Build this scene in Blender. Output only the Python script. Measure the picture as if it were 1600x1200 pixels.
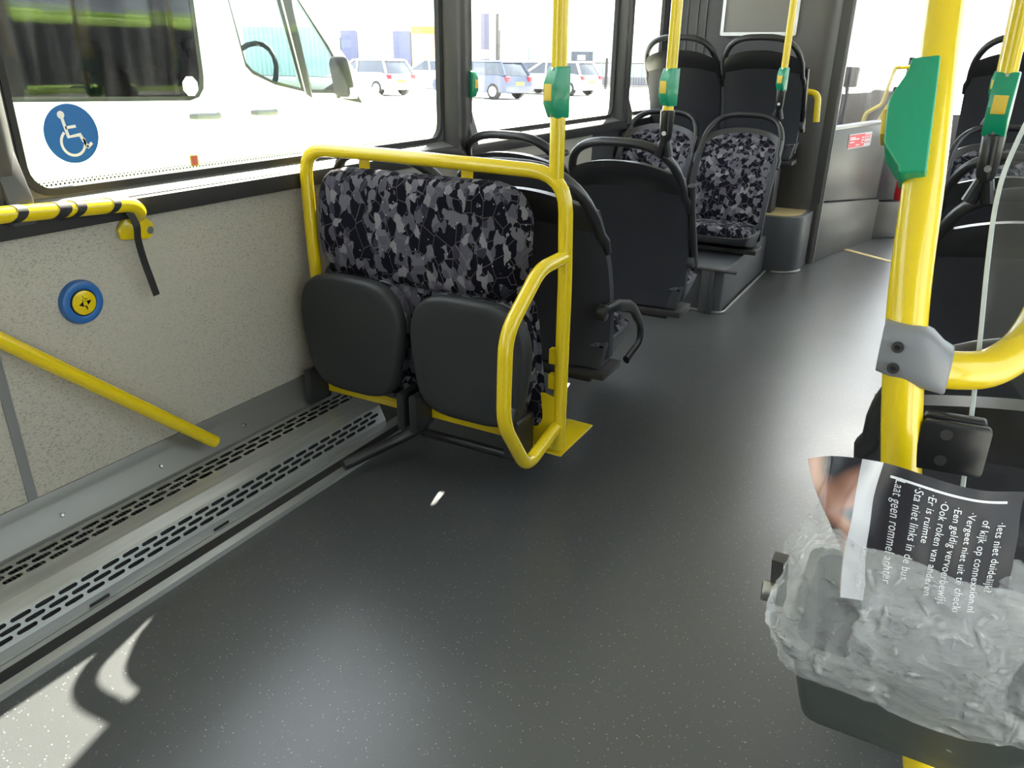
import bpy, bmesh, math, random
from mathutils import Vector, Matrix, noise
from mathutils.geometry import tessellate_polygon
PI = math.pi
S = bpy.context.scene
COL = S.collection
random.seed(4)
for o in list(bpy.data.objects): bpy.data.objects.remove(o, do_unlink=True)

# ------------------------------------------------------------------ camera, world, sun, exposure
CAM_H = 1.1
FPX = 1195.0
cam_d = bpy.data.cameras.new('camera'); cam = bpy.data.objects.new('camera', cam_d); COL.objects.link(cam)
# rows: world X, Y, Z axes expressed in camera space (x right, y down, z forward)
v1 = Vector((1515-800, 104-600, FPX)).normalized()
v2 = Vector((757-800, 3450-600, FPX)); v2 = (v2 - v2.dot(v1)*v1).normalized()
up = -v2; fw = v1; rt = fw.cross(up)
right_w = Vector((rt.x, fw.x, up.x)); down_w = Vector((rt.y, fw.y, up.y)); look_w = Vector((rt.z, fw.z, up.z))
R3 = Matrix((right_w, -down_w, -look_w)).transposed()
cam.matrix_world = Matrix.Translation((0, 0, CAM_H)) @ R3.to_4x4()
cam_d.sensor_fit = 'HORIZONTAL'; cam_d.sensor_width = 36.0; cam_d.lens = FPX/1600*36
cam_d.clip_start = 0.02; cam_d.clip_end = 500
S.camera = cam

W = bpy.data.worlds.new('sky'); S.world = W; W.use_nodes = True
bg = W.node_tree.nodes['Background']
bg.inputs[0].default_value = (0.86, 0.93, 1.0, 1); bg.inputs[1].default_value = 4.2
sun_d = bpy.data.lights.new('sun', 'SUN'); sun_d.energy = 62.0; sun_d.angle = math.radians(0.53); sun_d.color = (1, .93, .80)
sun = bpy.data.objects.new('sun', sun_d); COL.objects.link(sun)
sun.rotation_euler = Vector((0.34, -1.22, -1)).to_track_quat('-Z', 'Y').to_euler(); sun.location = (-10, 30, 20)
S.view_settings.view_transform = 'Standard'; S.view_settings.look = 'None'
S.view_settings.gamma = 1; S.view_settings.exposure = 0.5; S.view_settings.use_curve_mapping = False

# ------------------------------------------------------------------ materials
def mat(name, color=(.5, .5, .5), rough=.5, metal=0., coat=0., spec=.5, trans=0., emit=None, sheen=0.):
    m = bpy.data.materials.new(name); m.use_nodes = True
    b = m.node_tree.nodes['Principled BSDF']
    b.inputs['Base Color'].default_value = (*color, 1); b.inputs['Roughness'].default_value = rough
    b.inputs['Metallic'].default_value = metal; b.inputs['Coat Weight'].default_value = coat
    b.inputs['Specular IOR Level'].default_value = spec
    b.inputs['Coat Roughness'].default_value = .08; b.inputs['Sheen Weight'].default_value = sheen
    if emit: b.inputs['Emission Color'].default_value = (*emit[0], 1); b.inputs['Emission Strength'].default_value = emit[1]
    return m
class NT:
    def __init__(s, m): s.t = m.node_tree; s.b = s.t.nodes['Principled BSDF']
    def n(s, k, **kw):
        x = s.t.nodes.new(k)
        for a, v in kw.items(): setattr(x, a, v)
        return x
    def l(s, a, b): s.t.links.new(a, b)
    def ramp(s, src, stops, interp='LINEAR'):
        r = s.n('ShaderNodeValToRGB'); e = r.color_ramp; e.interpolation = interp
        while len(e.elements) < len(stops): e.elements.new(.5)
        for el, (p, c) in zip(e.elements, stops):
            el.position = p; el.color = (*c, 1) if len(c) == 3 else c
        s.l(src, r.inputs[0]); return r.outputs[0]
    def mix(s, f, a, b, mode='MIX'):
        x = s.n('ShaderNodeMix', data_type='RGBA', blend_type=mode)
        for i, v in ((0, f), (6, a), (7, b)):
            if isinstance(v, (int, float)): x.inputs[i].default_value = v
            elif isinstance(v, tuple): x.inputs[i].default_value = (*v, 1)
            else: s.l(v, x.inputs[i])
        return x.outputs[2]
    def coord(s, scale=(1, 1, 1), rot=(0, 0, 0), kind='Object'):
        c = s.n('ShaderNodeTexCoord'); m = s.n('ShaderNodeMapping'); s.l(c.outputs[kind], m.inputs[0])
        m.inputs['Scale'].default_value = scale; m.inputs['Rotation'].default_value = rot; return m.outputs[0]
    def noise(s, vec, scale, detail=3, rough=.5):
        x = s.n('ShaderNodeTexNoise'); s.l(vec, x.inputs['Vector']); x.inputs['Scale'].default_value = scale
        x.inputs['Detail'].default_value = detail; x.inputs['Roughness'].default_value = rough; return x
    def vor(s, vec, scale, feature='F1', rnd=1.):
        x = s.n('ShaderNodeTexVoronoi', feature=feature); s.l(vec, x.inputs['Vector']); x.inputs['Scale'].default_value = scale
        x.inputs['Randomness'].default_value = rnd; return x
    def bump(s, h, strength=.2, dist=.002):
        x = s.n('ShaderNodeBump'); s.l(h, x.inputs['Height']); x.inputs['Strength'].default_value = strength
        x.inputs['Distance'].default_value = dist; s.l(x.outputs[0], s.b.inputs['Normal'])
    def math(s, op, a, b=0.):
        x = s.n('ShaderNodeMath', operation=op)
        for i, v in enumerate((a, b)):
            if isinstance(v, (int, float)): x.inputs[i].default_value = v
            else: s.l(v, x.inputs[i])
        return x.outputs[0]

M = {}
M['yellow'] = mat('yellow powder coat', (.74, .54, .010), .22, coat=.5)
g = NT(M['yellow']); c = g.coord()
g.l(g.mix(g.math('MULTIPLY', g.noise(c, 14, 4).outputs[0], .06), (.75, .55, .008), (.66, .46, .010)), g.b.inputs['Base Color'])
M['green'] = mat('green button housing', (.0, .26, .13), .35, coat=.3)
M['button'] = mat('dull yellow push button', (.72, .5, .06), .5)
M['shell'] = mat('black moulded seat plastic', (.018, .018, .020), .34)
g = NT(M['shell']); g.bump(g.noise(g.coord(), 900, 2).outputs[0], .15, .0004)
M['panel_navy'] = mat('charcoal navy seat back panel', (.036, .037, .045), .6, spec=.3)
g = NT(M['panel_navy']); c = g.coord()
g.l(g.mix(g.noise(c, 9, 5).outputs[0], (.030, .031, .038), (.042, .043, .052)), g.b.inputs['Base Color'])
g.bump(g.noise(c, 700, 2).outputs[0], .2, .0004)
M['base_grey'] = mat('dark grey seat base plastic', (.052, .054, .062), .5)
M['pan'] = mat('charcoal folding seat pan', (.026, .028, .030), .5, spec=.35)
g = NT(M['pan']); g.bump(g.noise(g.coord(), 800, 2).outputs[0], .25, .0004)
M['rail'] = mat('dark steel rail', (.055, .053, .052), .45, metal=.4)
M['black'] = mat('black plastic', (.012, .012, .013), .3)
M['rubber'] = mat('black rubber', (.016, .016, .017), .7)
M['steel'] = mat('brushed steel', (.55, .55, .54), .3, metal=1)
M['clamp'] = mat('grey cast clamp', (.19, .194, .215), .42, coat=.15)

# seat fabric
def fabric(name, k=1.0):
    m = mat(name, rough=.95, spec=.12); g = NT(m); c = g.coord((1., 1., .72), (0, .62, 0))
    d = g.noise(c, 42, 2); dv = g.n('ShaderNodeVectorMath', operation='SCALE'); g.l(d.outputs['Color'], dv.inputs[0]); dv.inputs['Scale'].default_value = .024
    ad = g.n('ShaderNodeVectorMath'); g.l(c, ad.inputs[0]); g.l(dv.outputs[0], ad.inputs[1])
    v = g.vor(ad.outputs[0], 50*k); sp = g.n('ShaderNodeSeparateColor'); g.l(v.outputs['Color'], sp.inputs[0])
    col = g.ramp(sp.outputs[0], [(0, (.005, .005, .009)), (.50, (.075, .073, .092)), (.70, (.115, .112, .132)), (.86, (.185, .18, .195)), (.95, (.03, .03, .042))], 'CONSTANT')
    e = g.vor(c, 26*k, 'DISTANCE_TO_EDGE'); ln = g.math('LESS_THAN', e.outputs['Distance'], .016)
    col = g.mix(g.math('MULTIPLY', ln, .55), col, (.16, .13, .14))
    dt = g.vor(c, 44*k); dm = g.math('LESS_THAN', dt.outputs['Distance'], .075)
    col = g.mix(g.math('MULTIPLY', dm, .8), col, (.42, .4, .38))
    g.l(col, g.b.inputs['Base Color']); g.bump(g.noise(c, 1200, 2).outputs[0], .3, .0005); return m
M['fabric'] = fabric('patterned grey camouflage seat fabric')

# floor
m = M['floor'] = mat('speckled grey vinyl floor', rough=.42, spec=.78); g = NT(m); c = g.coord()
base = g.mix(g.noise(c, 2.2, 5).outputs[0], (.040, .043, .045), (.054, .058, .061))
v = g.vor(c, 210); sp = g.n('ShaderNodeSeparateColor'); g.l(v.outputs['Color'], sp.inputs[0])
near = g.math('LESS_THAN', v.outputs['Distance'], .26); pick = g.math('GREATER_THAN', sp.outputs[0], .86)
br = g.math('MULTIPLY', g.math('MULTIPLY', near, pick), sp.outputs[1])
base = g.mix(br, base, (.42, .42, .40))
base = g.mix(g.math('MULTIPLY', g.noise(c, 500, 2).outputs[0], .3), base, (.09, .093, .095))
g.l(base, g.b.inputs['Base Color'])
g.l(g.ramp(g.noise(c, 3.5, 6, .65).outputs[0], [(.15, (.28,)*3), (.85, (.36,)*3)]), g.b.inputs['Roughness'])
g.bump(g.noise(c, 260, 3).outputs[0], .25, .0006)
# wall laminate
m = M['wall'] = mat('speckled cream wall laminate', rough=.5); g = NT(m); c = g.coord((1, 1, 1))
n1 = g.noise(g.coord((1, .7, 1.3)), 240, 3, .6).outputs[0]
col = g.ramp(n1, [(.36, (.20, .18, .15)), (.46, (.43, .40, .335)), (.7, (.485, .452, .385))])
g.l(g.mix(g.noise(c, 3, 3).outputs[0], col, (.435, .405, .345)), g.b.inputs['Base Color'])
m = M['alu'] = mat('matt aluminium cover', (.42, .42, .41), .3, metal=.55); g = NT(m)
g.l(g.ramp(g.noise(g.coord((8, .6, 8)), 6, 5).outputs[0], [(.3, (.36, .365, .355)), (.7, (.46, .465, .455))]), g.b.inputs['Base Color'])
M['alu_dark'] = mat('grey aluminium skirting', (.24, .235, .225), .38, metal=.5)
M['frame_dark'] = mat('dark grey window frame plastic', (.075, .074, .074), .42)
M['sill'] = mat('grey aluminium sill', (.30, .30, .30), .33, metal=.5)
M['sill_dark'] = mat('dark sill edge', (.035, .034, .035), .4)
m = M['grey_panel'] = mat('warm grey partition panel', (.085, .080, .074), .34); g = NT(m)
g.l(g.mix(g.noise(g.coord(), 5, 4).outputs[0], (.078, .073, .067), (.10, .094, .087)), g.b.inputs['Base Color'])
M['dark_panel'] = mat('dark grey bulkhead panel', (.05, .05, .056), .5)
M['pod'] = mat('mid grey podium vinyl', (.085, .088, .095), .45)
M['tan'] = mat('tan anti slip edge', (.42, .33, .16), .6)
M['ceil'] = mat('light grey ceiling panel', (.62, .62, .61), .6)
M['white'] = mat('white', (.85, .85, .85), .35)
M['van_white'] = mat('white van paint', (.82, .83, .84), .25, coat=.6)
M['blue_btn'] = mat('blue button surround', (.02, .12, .36), .45, coat=.2)
M['blue'] = mat('blue sticker', (.012, .13, .42), .4)
M['red'] = mat('red sticker', (.72, .05, .07), .45)
M['paper_white'] = mat('white poster border', (.52, .52, .55), .4)
M['ink'] = mat('white lettering', (.75, .75, .77), .4)
M['asphalt'] = mat('pale concrete yard', (.42, .41, .39), .9)
M['bin'] = mat('dark green grey bin plastic', (.060, .070, .066), .45)
g = NT(M['bin']); g.bump(g.noise(g.coord(), 300, 3).outputs[0], .2, .0005)
M['tyre'] = mat('tyre rubber', (.03, .03, .03), .8)
M['lamp_red'] = mat('red lamp', (.6, .02, .03), .3)
M['plate'] = mat('yellow number plate', (.8, .6, .05), .4)

def glass(name, tint=(1, 1, 1), refl=.06, dirt_haze=0.):
    m = bpy.data.materials.new(name); m.use_nodes = True; t = m.node_tree; t.nodes.clear()
    o = t.nodes.new('ShaderNodeOutputMaterial'); tr = t.nodes.new('ShaderNodeBsdfTransparent'); gl = t.nodes.new('ShaderNodeBsdfGlossy')
    tr.inputs[0].default_value = (*tint, 1); gl.inputs['Roughness'].default_value = .02
    fr = t.nodes.new('ShaderNodeLayerWeight'); fr.inputs[0].default_value = .12
    ml = t.nodes.new('ShaderNodeMath'); ml.operation = 'MULTIPLY_ADD'; ml.inputs[1].default_value = .35; ml.inputs[2].default_value = refl
    t.links.new(fr.outputs['Fresnel'], ml.inputs[0])
    mx = t.nodes.new('ShaderNodeMixShader'); t.links.new(ml.outputs[0], mx.inputs[0]); t.links.new(tr.outputs[0], mx.inputs[1]); t.links.new(gl.outputs[0], mx.inputs[2])
    out = mx.outputs[0]
    if dirt_haze:
        df = t.nodes.new('ShaderNodeBsdfTranslucent'); df.inputs[0].default_value = (.8, .82, .85, 1)
        tc = t.nodes.new('ShaderNodeTexCoord'); mp = t.nodes.new('ShaderNodeMapping'); mp.inputs['Scale'].default_value = (1, 1, .12)
        nz = t.nodes.new('ShaderNodeTexNoise'); nz.inputs['Scale'].default_value = 30; nz.inputs['Detail'].default_value = 5
        t.links.new(tc.outputs['Object'], mp.inputs[0]); t.links.new(mp.outputs[0], nz.inputs['Vector'])
        rp = t.nodes.new('ShaderNodeValToRGB'); rp.color_ramp.elements[0].position = .45; rp.color_ramp.elements[1].position = .8
        rp.color_ramp.elements[0].color = (0, 0, 0, 1); rp.color_ramp.elements[1].color = (dirt_haze,)*3+(1,)
        t.links.new(nz.outputs[0], rp.inputs[0]); m2 = t.nodes.new('ShaderNodeMixShader')
        t.links.new(rp.outputs[0], m2.inputs[0]); t.links.new(out, m2.inputs[1]); t.links.new(df.outputs[0], m2.inputs[2]); out = m2.outputs[0]
    t.links.new(out, o.inputs[0]); return m
M['glass'] = glass('bus window glass', (.97, .98, .97), .012, .007)
M['glass_right'] = glass('right side glass with dimming tint', (.76, .78, .77), .012)  # tint added to dim the daylight coming in from the right
M['acrylic'] = glass('clear screen panel', (.90, .92, .94), .06, .08)  # pale haze mixed in to imitate diffuse reflection on the panel
M['glass_edge'] = mat('bright panel edge', (.62, .66, .66), .25)
M['van_glass'] = glass('tinted van glass', (.30, .30, .33), .046, 0.)
M['cab_glass'] = glass('pale van cab glass', (.72, .80, .80), .05)
M['car_glass'] = mat('dark car glass', (.05, .06, .08), .08, coat=.5)

# plastic film
m = M['film'] = bpy.data.materials.new('thin translucent bin liner film'); m.use_nodes = True; g = NT(m)
g.b.inputs['Base Color'].default_value = (.92, .93, .95, 1); g.b.inputs['Roughness'].default_value = .22; g.b.inputs['Specular IOR Level'].default_value = .6
c = g.coord(); r1 = g.n('ShaderNodeTexNoise', noise_type='RIDGED_MULTIFRACTAL'); g.l(c, r1.inputs['Vector']); r1.inputs['Scale'].default_value = 48; r1.inputs['Detail'].default_value = 6
r1.inputs['Distortion'].default_value = 1.2
r2 = g.n('ShaderNodeTexNoise', noise_type='RIDGED_MULTIFRACTAL'); g.l(c, r2.inputs['Vector']); r2.inputs['Scale'].default_value = 130; r2.inputs['Detail'].default_value = 4; r2.inputs['Distortion'].default_value = 1.5
g.bump(g.math('ADD', r1.outputs[0], g.math('MULTIPLY', r2.outputs[0], .35)), 1., .007)
g.l(g.ramp(r1.outputs[0], [(.2, (.24,)*3), (.6, (.54,)*3), (.92, (.97,)*3)]), g.b.inputs['Alpha'])

# ------------------------------------------------------------------ mesh helpers
class MB:
    def __init__(s): s.v = []; s.f = []
    def add(s, vs, fs):
        o = len(s.v); s.v += [Vector(v) for v in vs]; s.f += [[i+o for i in f] for f in fs]; return s
    def box(s, x0, x1, y0, y1, z0, z1):
        return s.add([(x0,y0,z0),(x1,y0,z0),(x1,y1,z0),(x0,y1,z0),(x0,y0,z1),(x1,y0,z1),(x1,y1,z1),(x0,y1,z1)],
                     [(0,3,2,1),(4,5,6,7),(0,1,5,4),(1,2,6,5),(2,3,7,6),(3,0,4,7)])
    def tube(s, pts, r, seg=14, flat=1., closed=False, ref=None):
        pts = [Vector(p) for p in pts]; n = len(pts); rr = r if isinstance(r, (list, tuple)) else [r]*n
        ring = []; prev = None
        for i, p in enumerate(pts):
            if closed: t = (pts[(i+1) % n]-pts[i-1]).normalized()
            else: t = (pts[min(i+1, n-1)]-pts[max(i-1, 0)]).normalized()
            if prev is None:
                a = Vector(ref) if ref else (Vector((0, 0, 1)) if abs(t.z) < .9 else Vector((1, 0, 0)))
                u = (a-t*a.dot(t)).normalized()
            else: u = (prev-t*prev.dot(t)).normalized()
            prev = u; w = t.cross(u)
            ring.append([p+u*math.cos(2*PI*k/seg)*rr[i]*flat+w*math.sin(2*PI*k/seg)*rr[i] for k in range(seg)])
        vs = [q for r_ in ring for q in r_]; fs = []
        for i in range(n if closed else n-1):
            j = (i+1) % n
            for k in range(seg): fs.append((i*seg+k, i*seg+(k+1) % seg, j*seg+(k+1) % seg, j*seg+k))
        if not closed: fs.append(tuple(range(seg-1, -1, -1))); fs.append(tuple((n-1)*seg+k for k in range(seg)))
        return s.add(vs, fs)
    def disc(s, c, axis, r, h, seg=28, bev=0.):
        """solid disc from c along axis by h"""
        c = Vector(c); ax = Vector(axis).normalized()
        if bev: return s.tube([c, c+ax*(h-bev), c+ax*(h-bev*.3), c+ax*h], [r, r, r-bev*.35, r-bev], seg)
        return s.tube([c, c+ax*h], [r, r], seg)
    def prism(s, poly, holes=(), o=(0,0,0), U=(1,0,0), V=(0,0,1), D=(0,.01,0)):
        """polygon (u,v) with holes, extruded by D"""
        o, U, V, D = map(Vector, (o, U, V, D)); loops = [list(poly)]+[list(h) for h in holes]
        flat = [p for l in loops for p in l]; n = len(flat)
        tris = tessellate_polygon([[Vector((p[0], p[1], 0)) for p in l] for l in loops])
        vs = [o+U*p[0]+V*p[1] for p in flat]; vs += [v+D for v in vs]
        fs = [tuple(t) for t in tris]+[tuple(i+n for i in reversed(t)) for t in tris]; k = 0
        for l in loops:
            m_ = len(l)
            for i in range(m_): a, b = k+i, k+(i+1) % m_; fs.append((a, b, b+n, a+n))
            k += m_
        return s.add(vs, fs)
    def slab(s, F, B, nu=12, nv=12):
        """closed sheet between two surfaces F(u,v), B(u,v)"""
        P = [F(i/nu, j/nv) for j in range(nv+1) for i in range(nu+1)]; Q = [B(i/nu, j/nv) for j in range(nv+1) for i in range(nu+1)]
        n = len(P); ix = lambda i, j: j*(nu+1)+i; fs = []
        for j in range(nv):
            for i in range(nu):
                fs.append((ix(i,j), ix(i+1,j), ix(i+1,j+1), ix(i,j+1))); fs.append((n+ix(i,j), n+ix(i,j+1), n+ix(i+1,j+1), n+ix(i+1,j)))
        bd = [ix(i,0) for i in range(nu)]+[ix(nu,j) for j in range(nv)]+[ix(i,nv) for i in range(nu,0,-1)]+[ix(0,j) for j in range(nv,0,-1)]
        for a, b in zip(bd, bd[1:]+bd[:1]): fs.append((b, a, a+n, b+n))
        return s.add(P+Q, fs)
    def build(s, name, m, parent=None, smooth=35, bevel=0., loc=None, bseg=2, sub=0):
        me = bpy.data.meshes.new(name); me.from_pydata([tuple(v) for v in s.v], [], s.f)
        b = bmesh.new(); b.from_mesh(me)
        bmesh.ops.recalc_face_normals(b, faces=b.faces)
        if bevel:
            es = [e for e in b.edges if len(e.link_faces) == 2 and e.calc_face_angle(0) > math.radians(40)]
            bmesh.ops.bevel(b, geom=es, offset=bevel, segments=bseg, profile=.5, affect='EDGES', clamp_overlap=True)
        b.to_mesh(me); b.free()
        if smooth: me.shade_smooth(); me.set_sharp_from_angle(angle=math.radians(smooth))
        me.materials.append(M[m] if isinstance(m, str) else m)
        o = bpy.data.objects.new(name, me); COL.objects.link(o)
        if parent: o.parent = parent
        if loc: o.location = loc
        if sub: md = o.modifiers.new('s', 'SUBSURF'); md.levels = sub; md.render_levels = sub
        return o
def tag(o, label, cat, group=None, kind=None):
    if label: o['label'] = label
    if cat: o['category'] = cat
    if group: o['group'] = group
    if kind: o['kind'] = kind
    return o
def empty(name, loc, label, cat, group=None, rz=0):
    o = bpy.data.objects.new(name, None); COL.objects.link(o); o.location = loc; o.rotation_euler.z = rz; o.empty_display_size = .1
    return tag(o, label, cat, group)
def struct(o): o['kind'] = 'structure'; return o
def smoothpath(pts, rad=.04, n=6):
    """polyline with rounded corners"""
    pts = [Vector(p) for p in pts]; out = [pts[0]]
    rads = rad if isinstance(rad, (list, tuple)) else [rad]*(len(pts)-2)
    for i in range(1, len(pts)-1):
        a, b, c_ = pts[i-1], pts[i], pts[i+1]; r = min(rads[i-1], (a-b).length*.48, (c_-b).length*.48)
        p0 = b+(a-b).normalized()*r; p1 = b+(c_-b).normalized()*r
        for k in range(n+1):
            t = k/n; out.append(p0*(1-t)**2+b*2*t*(1-t)+p1*t*t)
    out.append(pts[-1]); return out
def rrect(x0, x1, y0, y1, r, n=5):
    out = []
    for cx, cy, a0 in ((x1-r, y1-r, 0), (x0+r, y1-r, 90), (x0+r, y0+r, 180), (x1-r, y0+r, 270)):
        for k in range(n+1):
            a = math.radians(a0+90*k/n); out.append((cx+r*math.cos(a), cy+r*math.sin(a)))
    return out
def circ(cx, cy, r, n=32, a0=0, a1=360): return [(cx+r*math.cos(math.radians(a0+(a1-a0)*k/n)), cy+r*math.sin(math.radians(a0+(a1-a0)*k/n))) for k in range(n)]
def copy_tree(o, parent=None):
    c = o.copy(); COL.objects.link(c)
    if parent: c.parent = parent
    for ch in list(o.children): copy_tree(ch, c)
    return c

XW = -1.61; XR = .80; Y0 = -3.2; YF = 7.9; ZC = 2.15
WB, WT = .832, 1.76
# ------------------------------------------------------------------ setting: floor, walls, ceiling
struct(MB().box(XW-.05, XR+.05, Y0, YF, -.10, 0).build('floor', 'floor'))
HX0, HX1, HY_0, HY_1 = -.95, .05, 5.5, 7.3  # opening for a roof hatch added to put glare on the aisle floor
struct(MB().prism([(XW-.05, Y0), (XR+.05, Y0), (XR+.05, YF), (XW-.05, YF)], [rrect(HX0, HX1, HY_0, HY_1, .08)], o=(0,0,ZC), U=(1,0,0), V=(0,1,0), D=(0,0,.05)).build('ceiling', 'ceil'))
fm = bpy.data.materials.new('added frosted roof hatch'); fm.use_nodes = True; ft = fm.node_tree; tb = ft.nodes.new('ShaderNodeBsdfTranslucent'); tb.inputs[0].default_value = (.85, .87, .90, 1)
ft.links.new(tb.outputs[0], ft.nodes['Material Output'].inputs[0])
for i_, (a_, b_) in enumerate(((HY_0, HY_1),)):
    struct(MB().add([(HX0-.03, a_-.03, ZC+.055), (HX1+.03, a_-.03, ZC+.055), (HX1+.03, b_+.03, ZC+.055), (HX0-.03, b_+.03, ZC+.055)], [(0,1,2,3)]).build('window_%d' % (11+i_), fm, smooth=0))  # added translucent hatch, out of view, brightens the floor reflection
struct(MB().box(XW-.05, XR+.05, Y0-.05, Y0, -.1, ZC).build('wall_rear', 'grey_panel'))
LW = [(-2.95, -1.15), (-.98, .72), (.90, 2.40), (2.58, 4.02), (4.20, 4.74)]
RW = [(-2.95, -1.3), (1.35, 2.85), (3.02, 5.35)]
def side_wall(x, d, wins, name, zb, m, y0=Y0, y1=YF):
    hs = [rrect(a, b, WB, WT, .055) for a, b in wins]
    return struct(MB().prism([(y0, zb), (y1, zb), (y1, ZC), (y0, ZC)], hs, o=(x, 0, 0), U=(0,1,0), V=(0,0,1), D=(d,0,0)).build(name, m, smooth=30))
side_wall(XW, -.022, LW+[(5.2, 7.2)], 'wall_left', .775, 'frame_dark')
struct(MB().box(XW-.05, XW, Y0, 3.77, -.05, .775).build('wall_left_panel', 'wall'))
struct(MB().box(XW-.05, XW, 3.77, YF, -.05, .775).build('wall_left_front_panel', 'dark_panel'))
# right wall: opening for the middle door and the front door
rp = [(.98, -.05), (5.45, -.05), (5.45, 1.98), (6.95, 1.98), (6.95, -.05), (YF, -.05), (YF, ZC), (Y0, ZC), (Y0, -.05), (-.55, -.05), (-.55, 1.98), (.98, 1.98)]
struct(MB().prism(rp, [rrect(a, b, WB, WT, .055) for a, b in RW], o=(XR, 0, 0), U=(0,1,0), V=(0,0,1), D=(.05,0,0)).build('wall_right', 'grey_panel'))
# front wall with windscreen
struct(MB().prism([(XW, -.05), (XR, -.05), (XR, ZC), (XW, ZC)], [rrect(XW+.1, XR-.1, .72, 1.95, .1)], o=(0, YF, 0), U=(1,0,0), V=(0,0,1), D=(0,.05,0)).build('wall_front', 'dark_panel'))
struct(MB().box(XW+.05, XR-.05, YF+.015, YF+.02, .68, 1.99).build('window_0', 'glass'))
for i, (a, b) in enumerate(LW):
    w = struct(MB().box(XW-.030, XW-.026, a-.02, b+.02, WB-.02, WT+.02).build('window_%d' % (i+1), 'glass'))
    MB().prism(rrect(a-.002, b+.002, WB-.002, WT+.002, .056), [rrect(a+.012, b-.012, WB+.012, WT-.012, .048)], o=(XW+.004, 0, 0), U=(0,1,0), V=(0,0,1), D=(-.018,0,0)).build('window_gasket', 'rubber', w)
for i, (a, b) in enumerate(RW):
    struct(MB().box(XR+.03, XR+.034, a-.02, b+.02, WB-.02, WT+.02).build('window_%d' % (i+6), 'glass_right'))
for i, (a, b) in enumerate([(-.55, .98), (5.45, 6.95)]):
    d = struct(MB().prism([(a, 0), (b, 0), (b, 1.98), (a, 1.98)], [rrect(a+.05, (a+b)/2-.04, .12, 1.93, .04), rrect((a+b)/2+.04, b-.05, .12, 1.93, .04)], o=(XR+.01, 0, 0), U=(0,1,0), V=(0,0,1), D=(.03,0,0)).build('door_%d' % (i+1), 'frame_dark'))
    for y0, y1 in ((a+.04, (a+b)/2-.03), ((a+b)/2+.03, b-.04)): MB().box(XR+.022, XR+.026, y0, y1, .11, 1.94).build('door_glass', 'glass_right', d)
# dotted frit strip along the first window's lower edge
fr = MB()
for r in range(3):
    for k in range(150):
        y = .93+k*.0098+(r % 2)*.0049; rad = .0028-.0007*r
        if y < 2.37: fr.add([(XW-.0255, y+rad*math.cos(t*PI/3), WB+.0155+r*.0055+rad*math.sin(t*PI/3)) for t in range(6)], [tuple(range(6))])
w3 = bpy.data.objects['window_3']; fr.build('frit_dots', 'black', w3, smooth=0)
# pillars standing proud of the window line
for i, (a, b, dx) in enumerate([(-1.15, -.98, .03), (.735, .885, .045), (2.415, 2.565, .045), (4.04, 4.18, .04)]):
    struct(MB().prism([(0, a-.005), (0, b+.005), (dx*.6, b-.005), (dx, b-.03), (dx, a+.075), (dx*.75, a+.065), (dx*.75, a+.055), (dx, a+.045), (dx, a+.02), (dx*.6, a+.005)],
        o=(XW, 0, .80), U=(1,0,0), V=(0,1,0), D=(0,0,ZC-.80)).build('trim_%d' % (i+1), 'frame_dark', bevel=.003))
    if i > 0: struct(MB().prism([(0, 0), (.055, 0), (.06, .05), (.03, .14), (0, .14)], o=(XW, b-.055, .79), U=(1,0,0), V=(0,0,1), D=(0,.05,0)).build('trim_%d' % (i+5), 'frame_dark', bevel=.006))
# sill
sl = [(0, .765), (.042, .765), (.042, .806), (.036, .812), (0, .828)]
struct(MB().prism([(0, .812), (.030, .808), (.034, .812), (0, .828)], o=(XW, Y0, 0), U=(1,0,0), V=(0,0,1), D=(0,4.81-Y0,0)).build('trim_10', 'sill'))
struct(MB().prism([(0, .765), (.040, .765), (.042, .768), (.042, .806), (.038, .810), (0, .812)], o=(XW, Y0, 0), U=(1,0,0), V=(0,0,1), D=(0,4.81-Y0,0)).build('trim_11', 'sill_dark'))
# ceiling coves
for x0, x1, n in ((XW, XW+.28, 12), (XR-.28, XR, 13)):
    a, b = (x0, x1) if n == 12 else (x1, x0)
    struct(MB().prism([(a, 1.82), (b, 2.149), (a, 2.149)], o=(0, Y0, 0), U=(1,0,0), V=(0,0,1), D=(0,YF-Y0,0)).build('trim_%d' % n, 'ceil'))
# panel joint strip on the left wall
struct(MB().box(XW, XW+.004, .752, .772, .16, .765).build('trim_14', 'frame_dark' if False else 'sill'))

# skirting band between wall and heater cover
sk = [(0, .0), (0, .200), (.004, .200), (.012, .180), (.014, .172), (.045, .124), (.048, .110), (.048, 0)]
struct(MB().prism(sk, o=(XW, Y0, 0), U=(1,0,0), V=(0,0,1), D=(0,1.86-Y0,0)).build('baseboard_left', 'alu_dark', smooth=20))
for y in (.80, 1.06, 1.33, 1.60, .54, .27): MB().disc((XW+.030, y, .150), (.8, 0, .55), .005, .003, 10, .001).build('screw', 'steel', bpy.data.objects['baseboard_left'])

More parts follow.
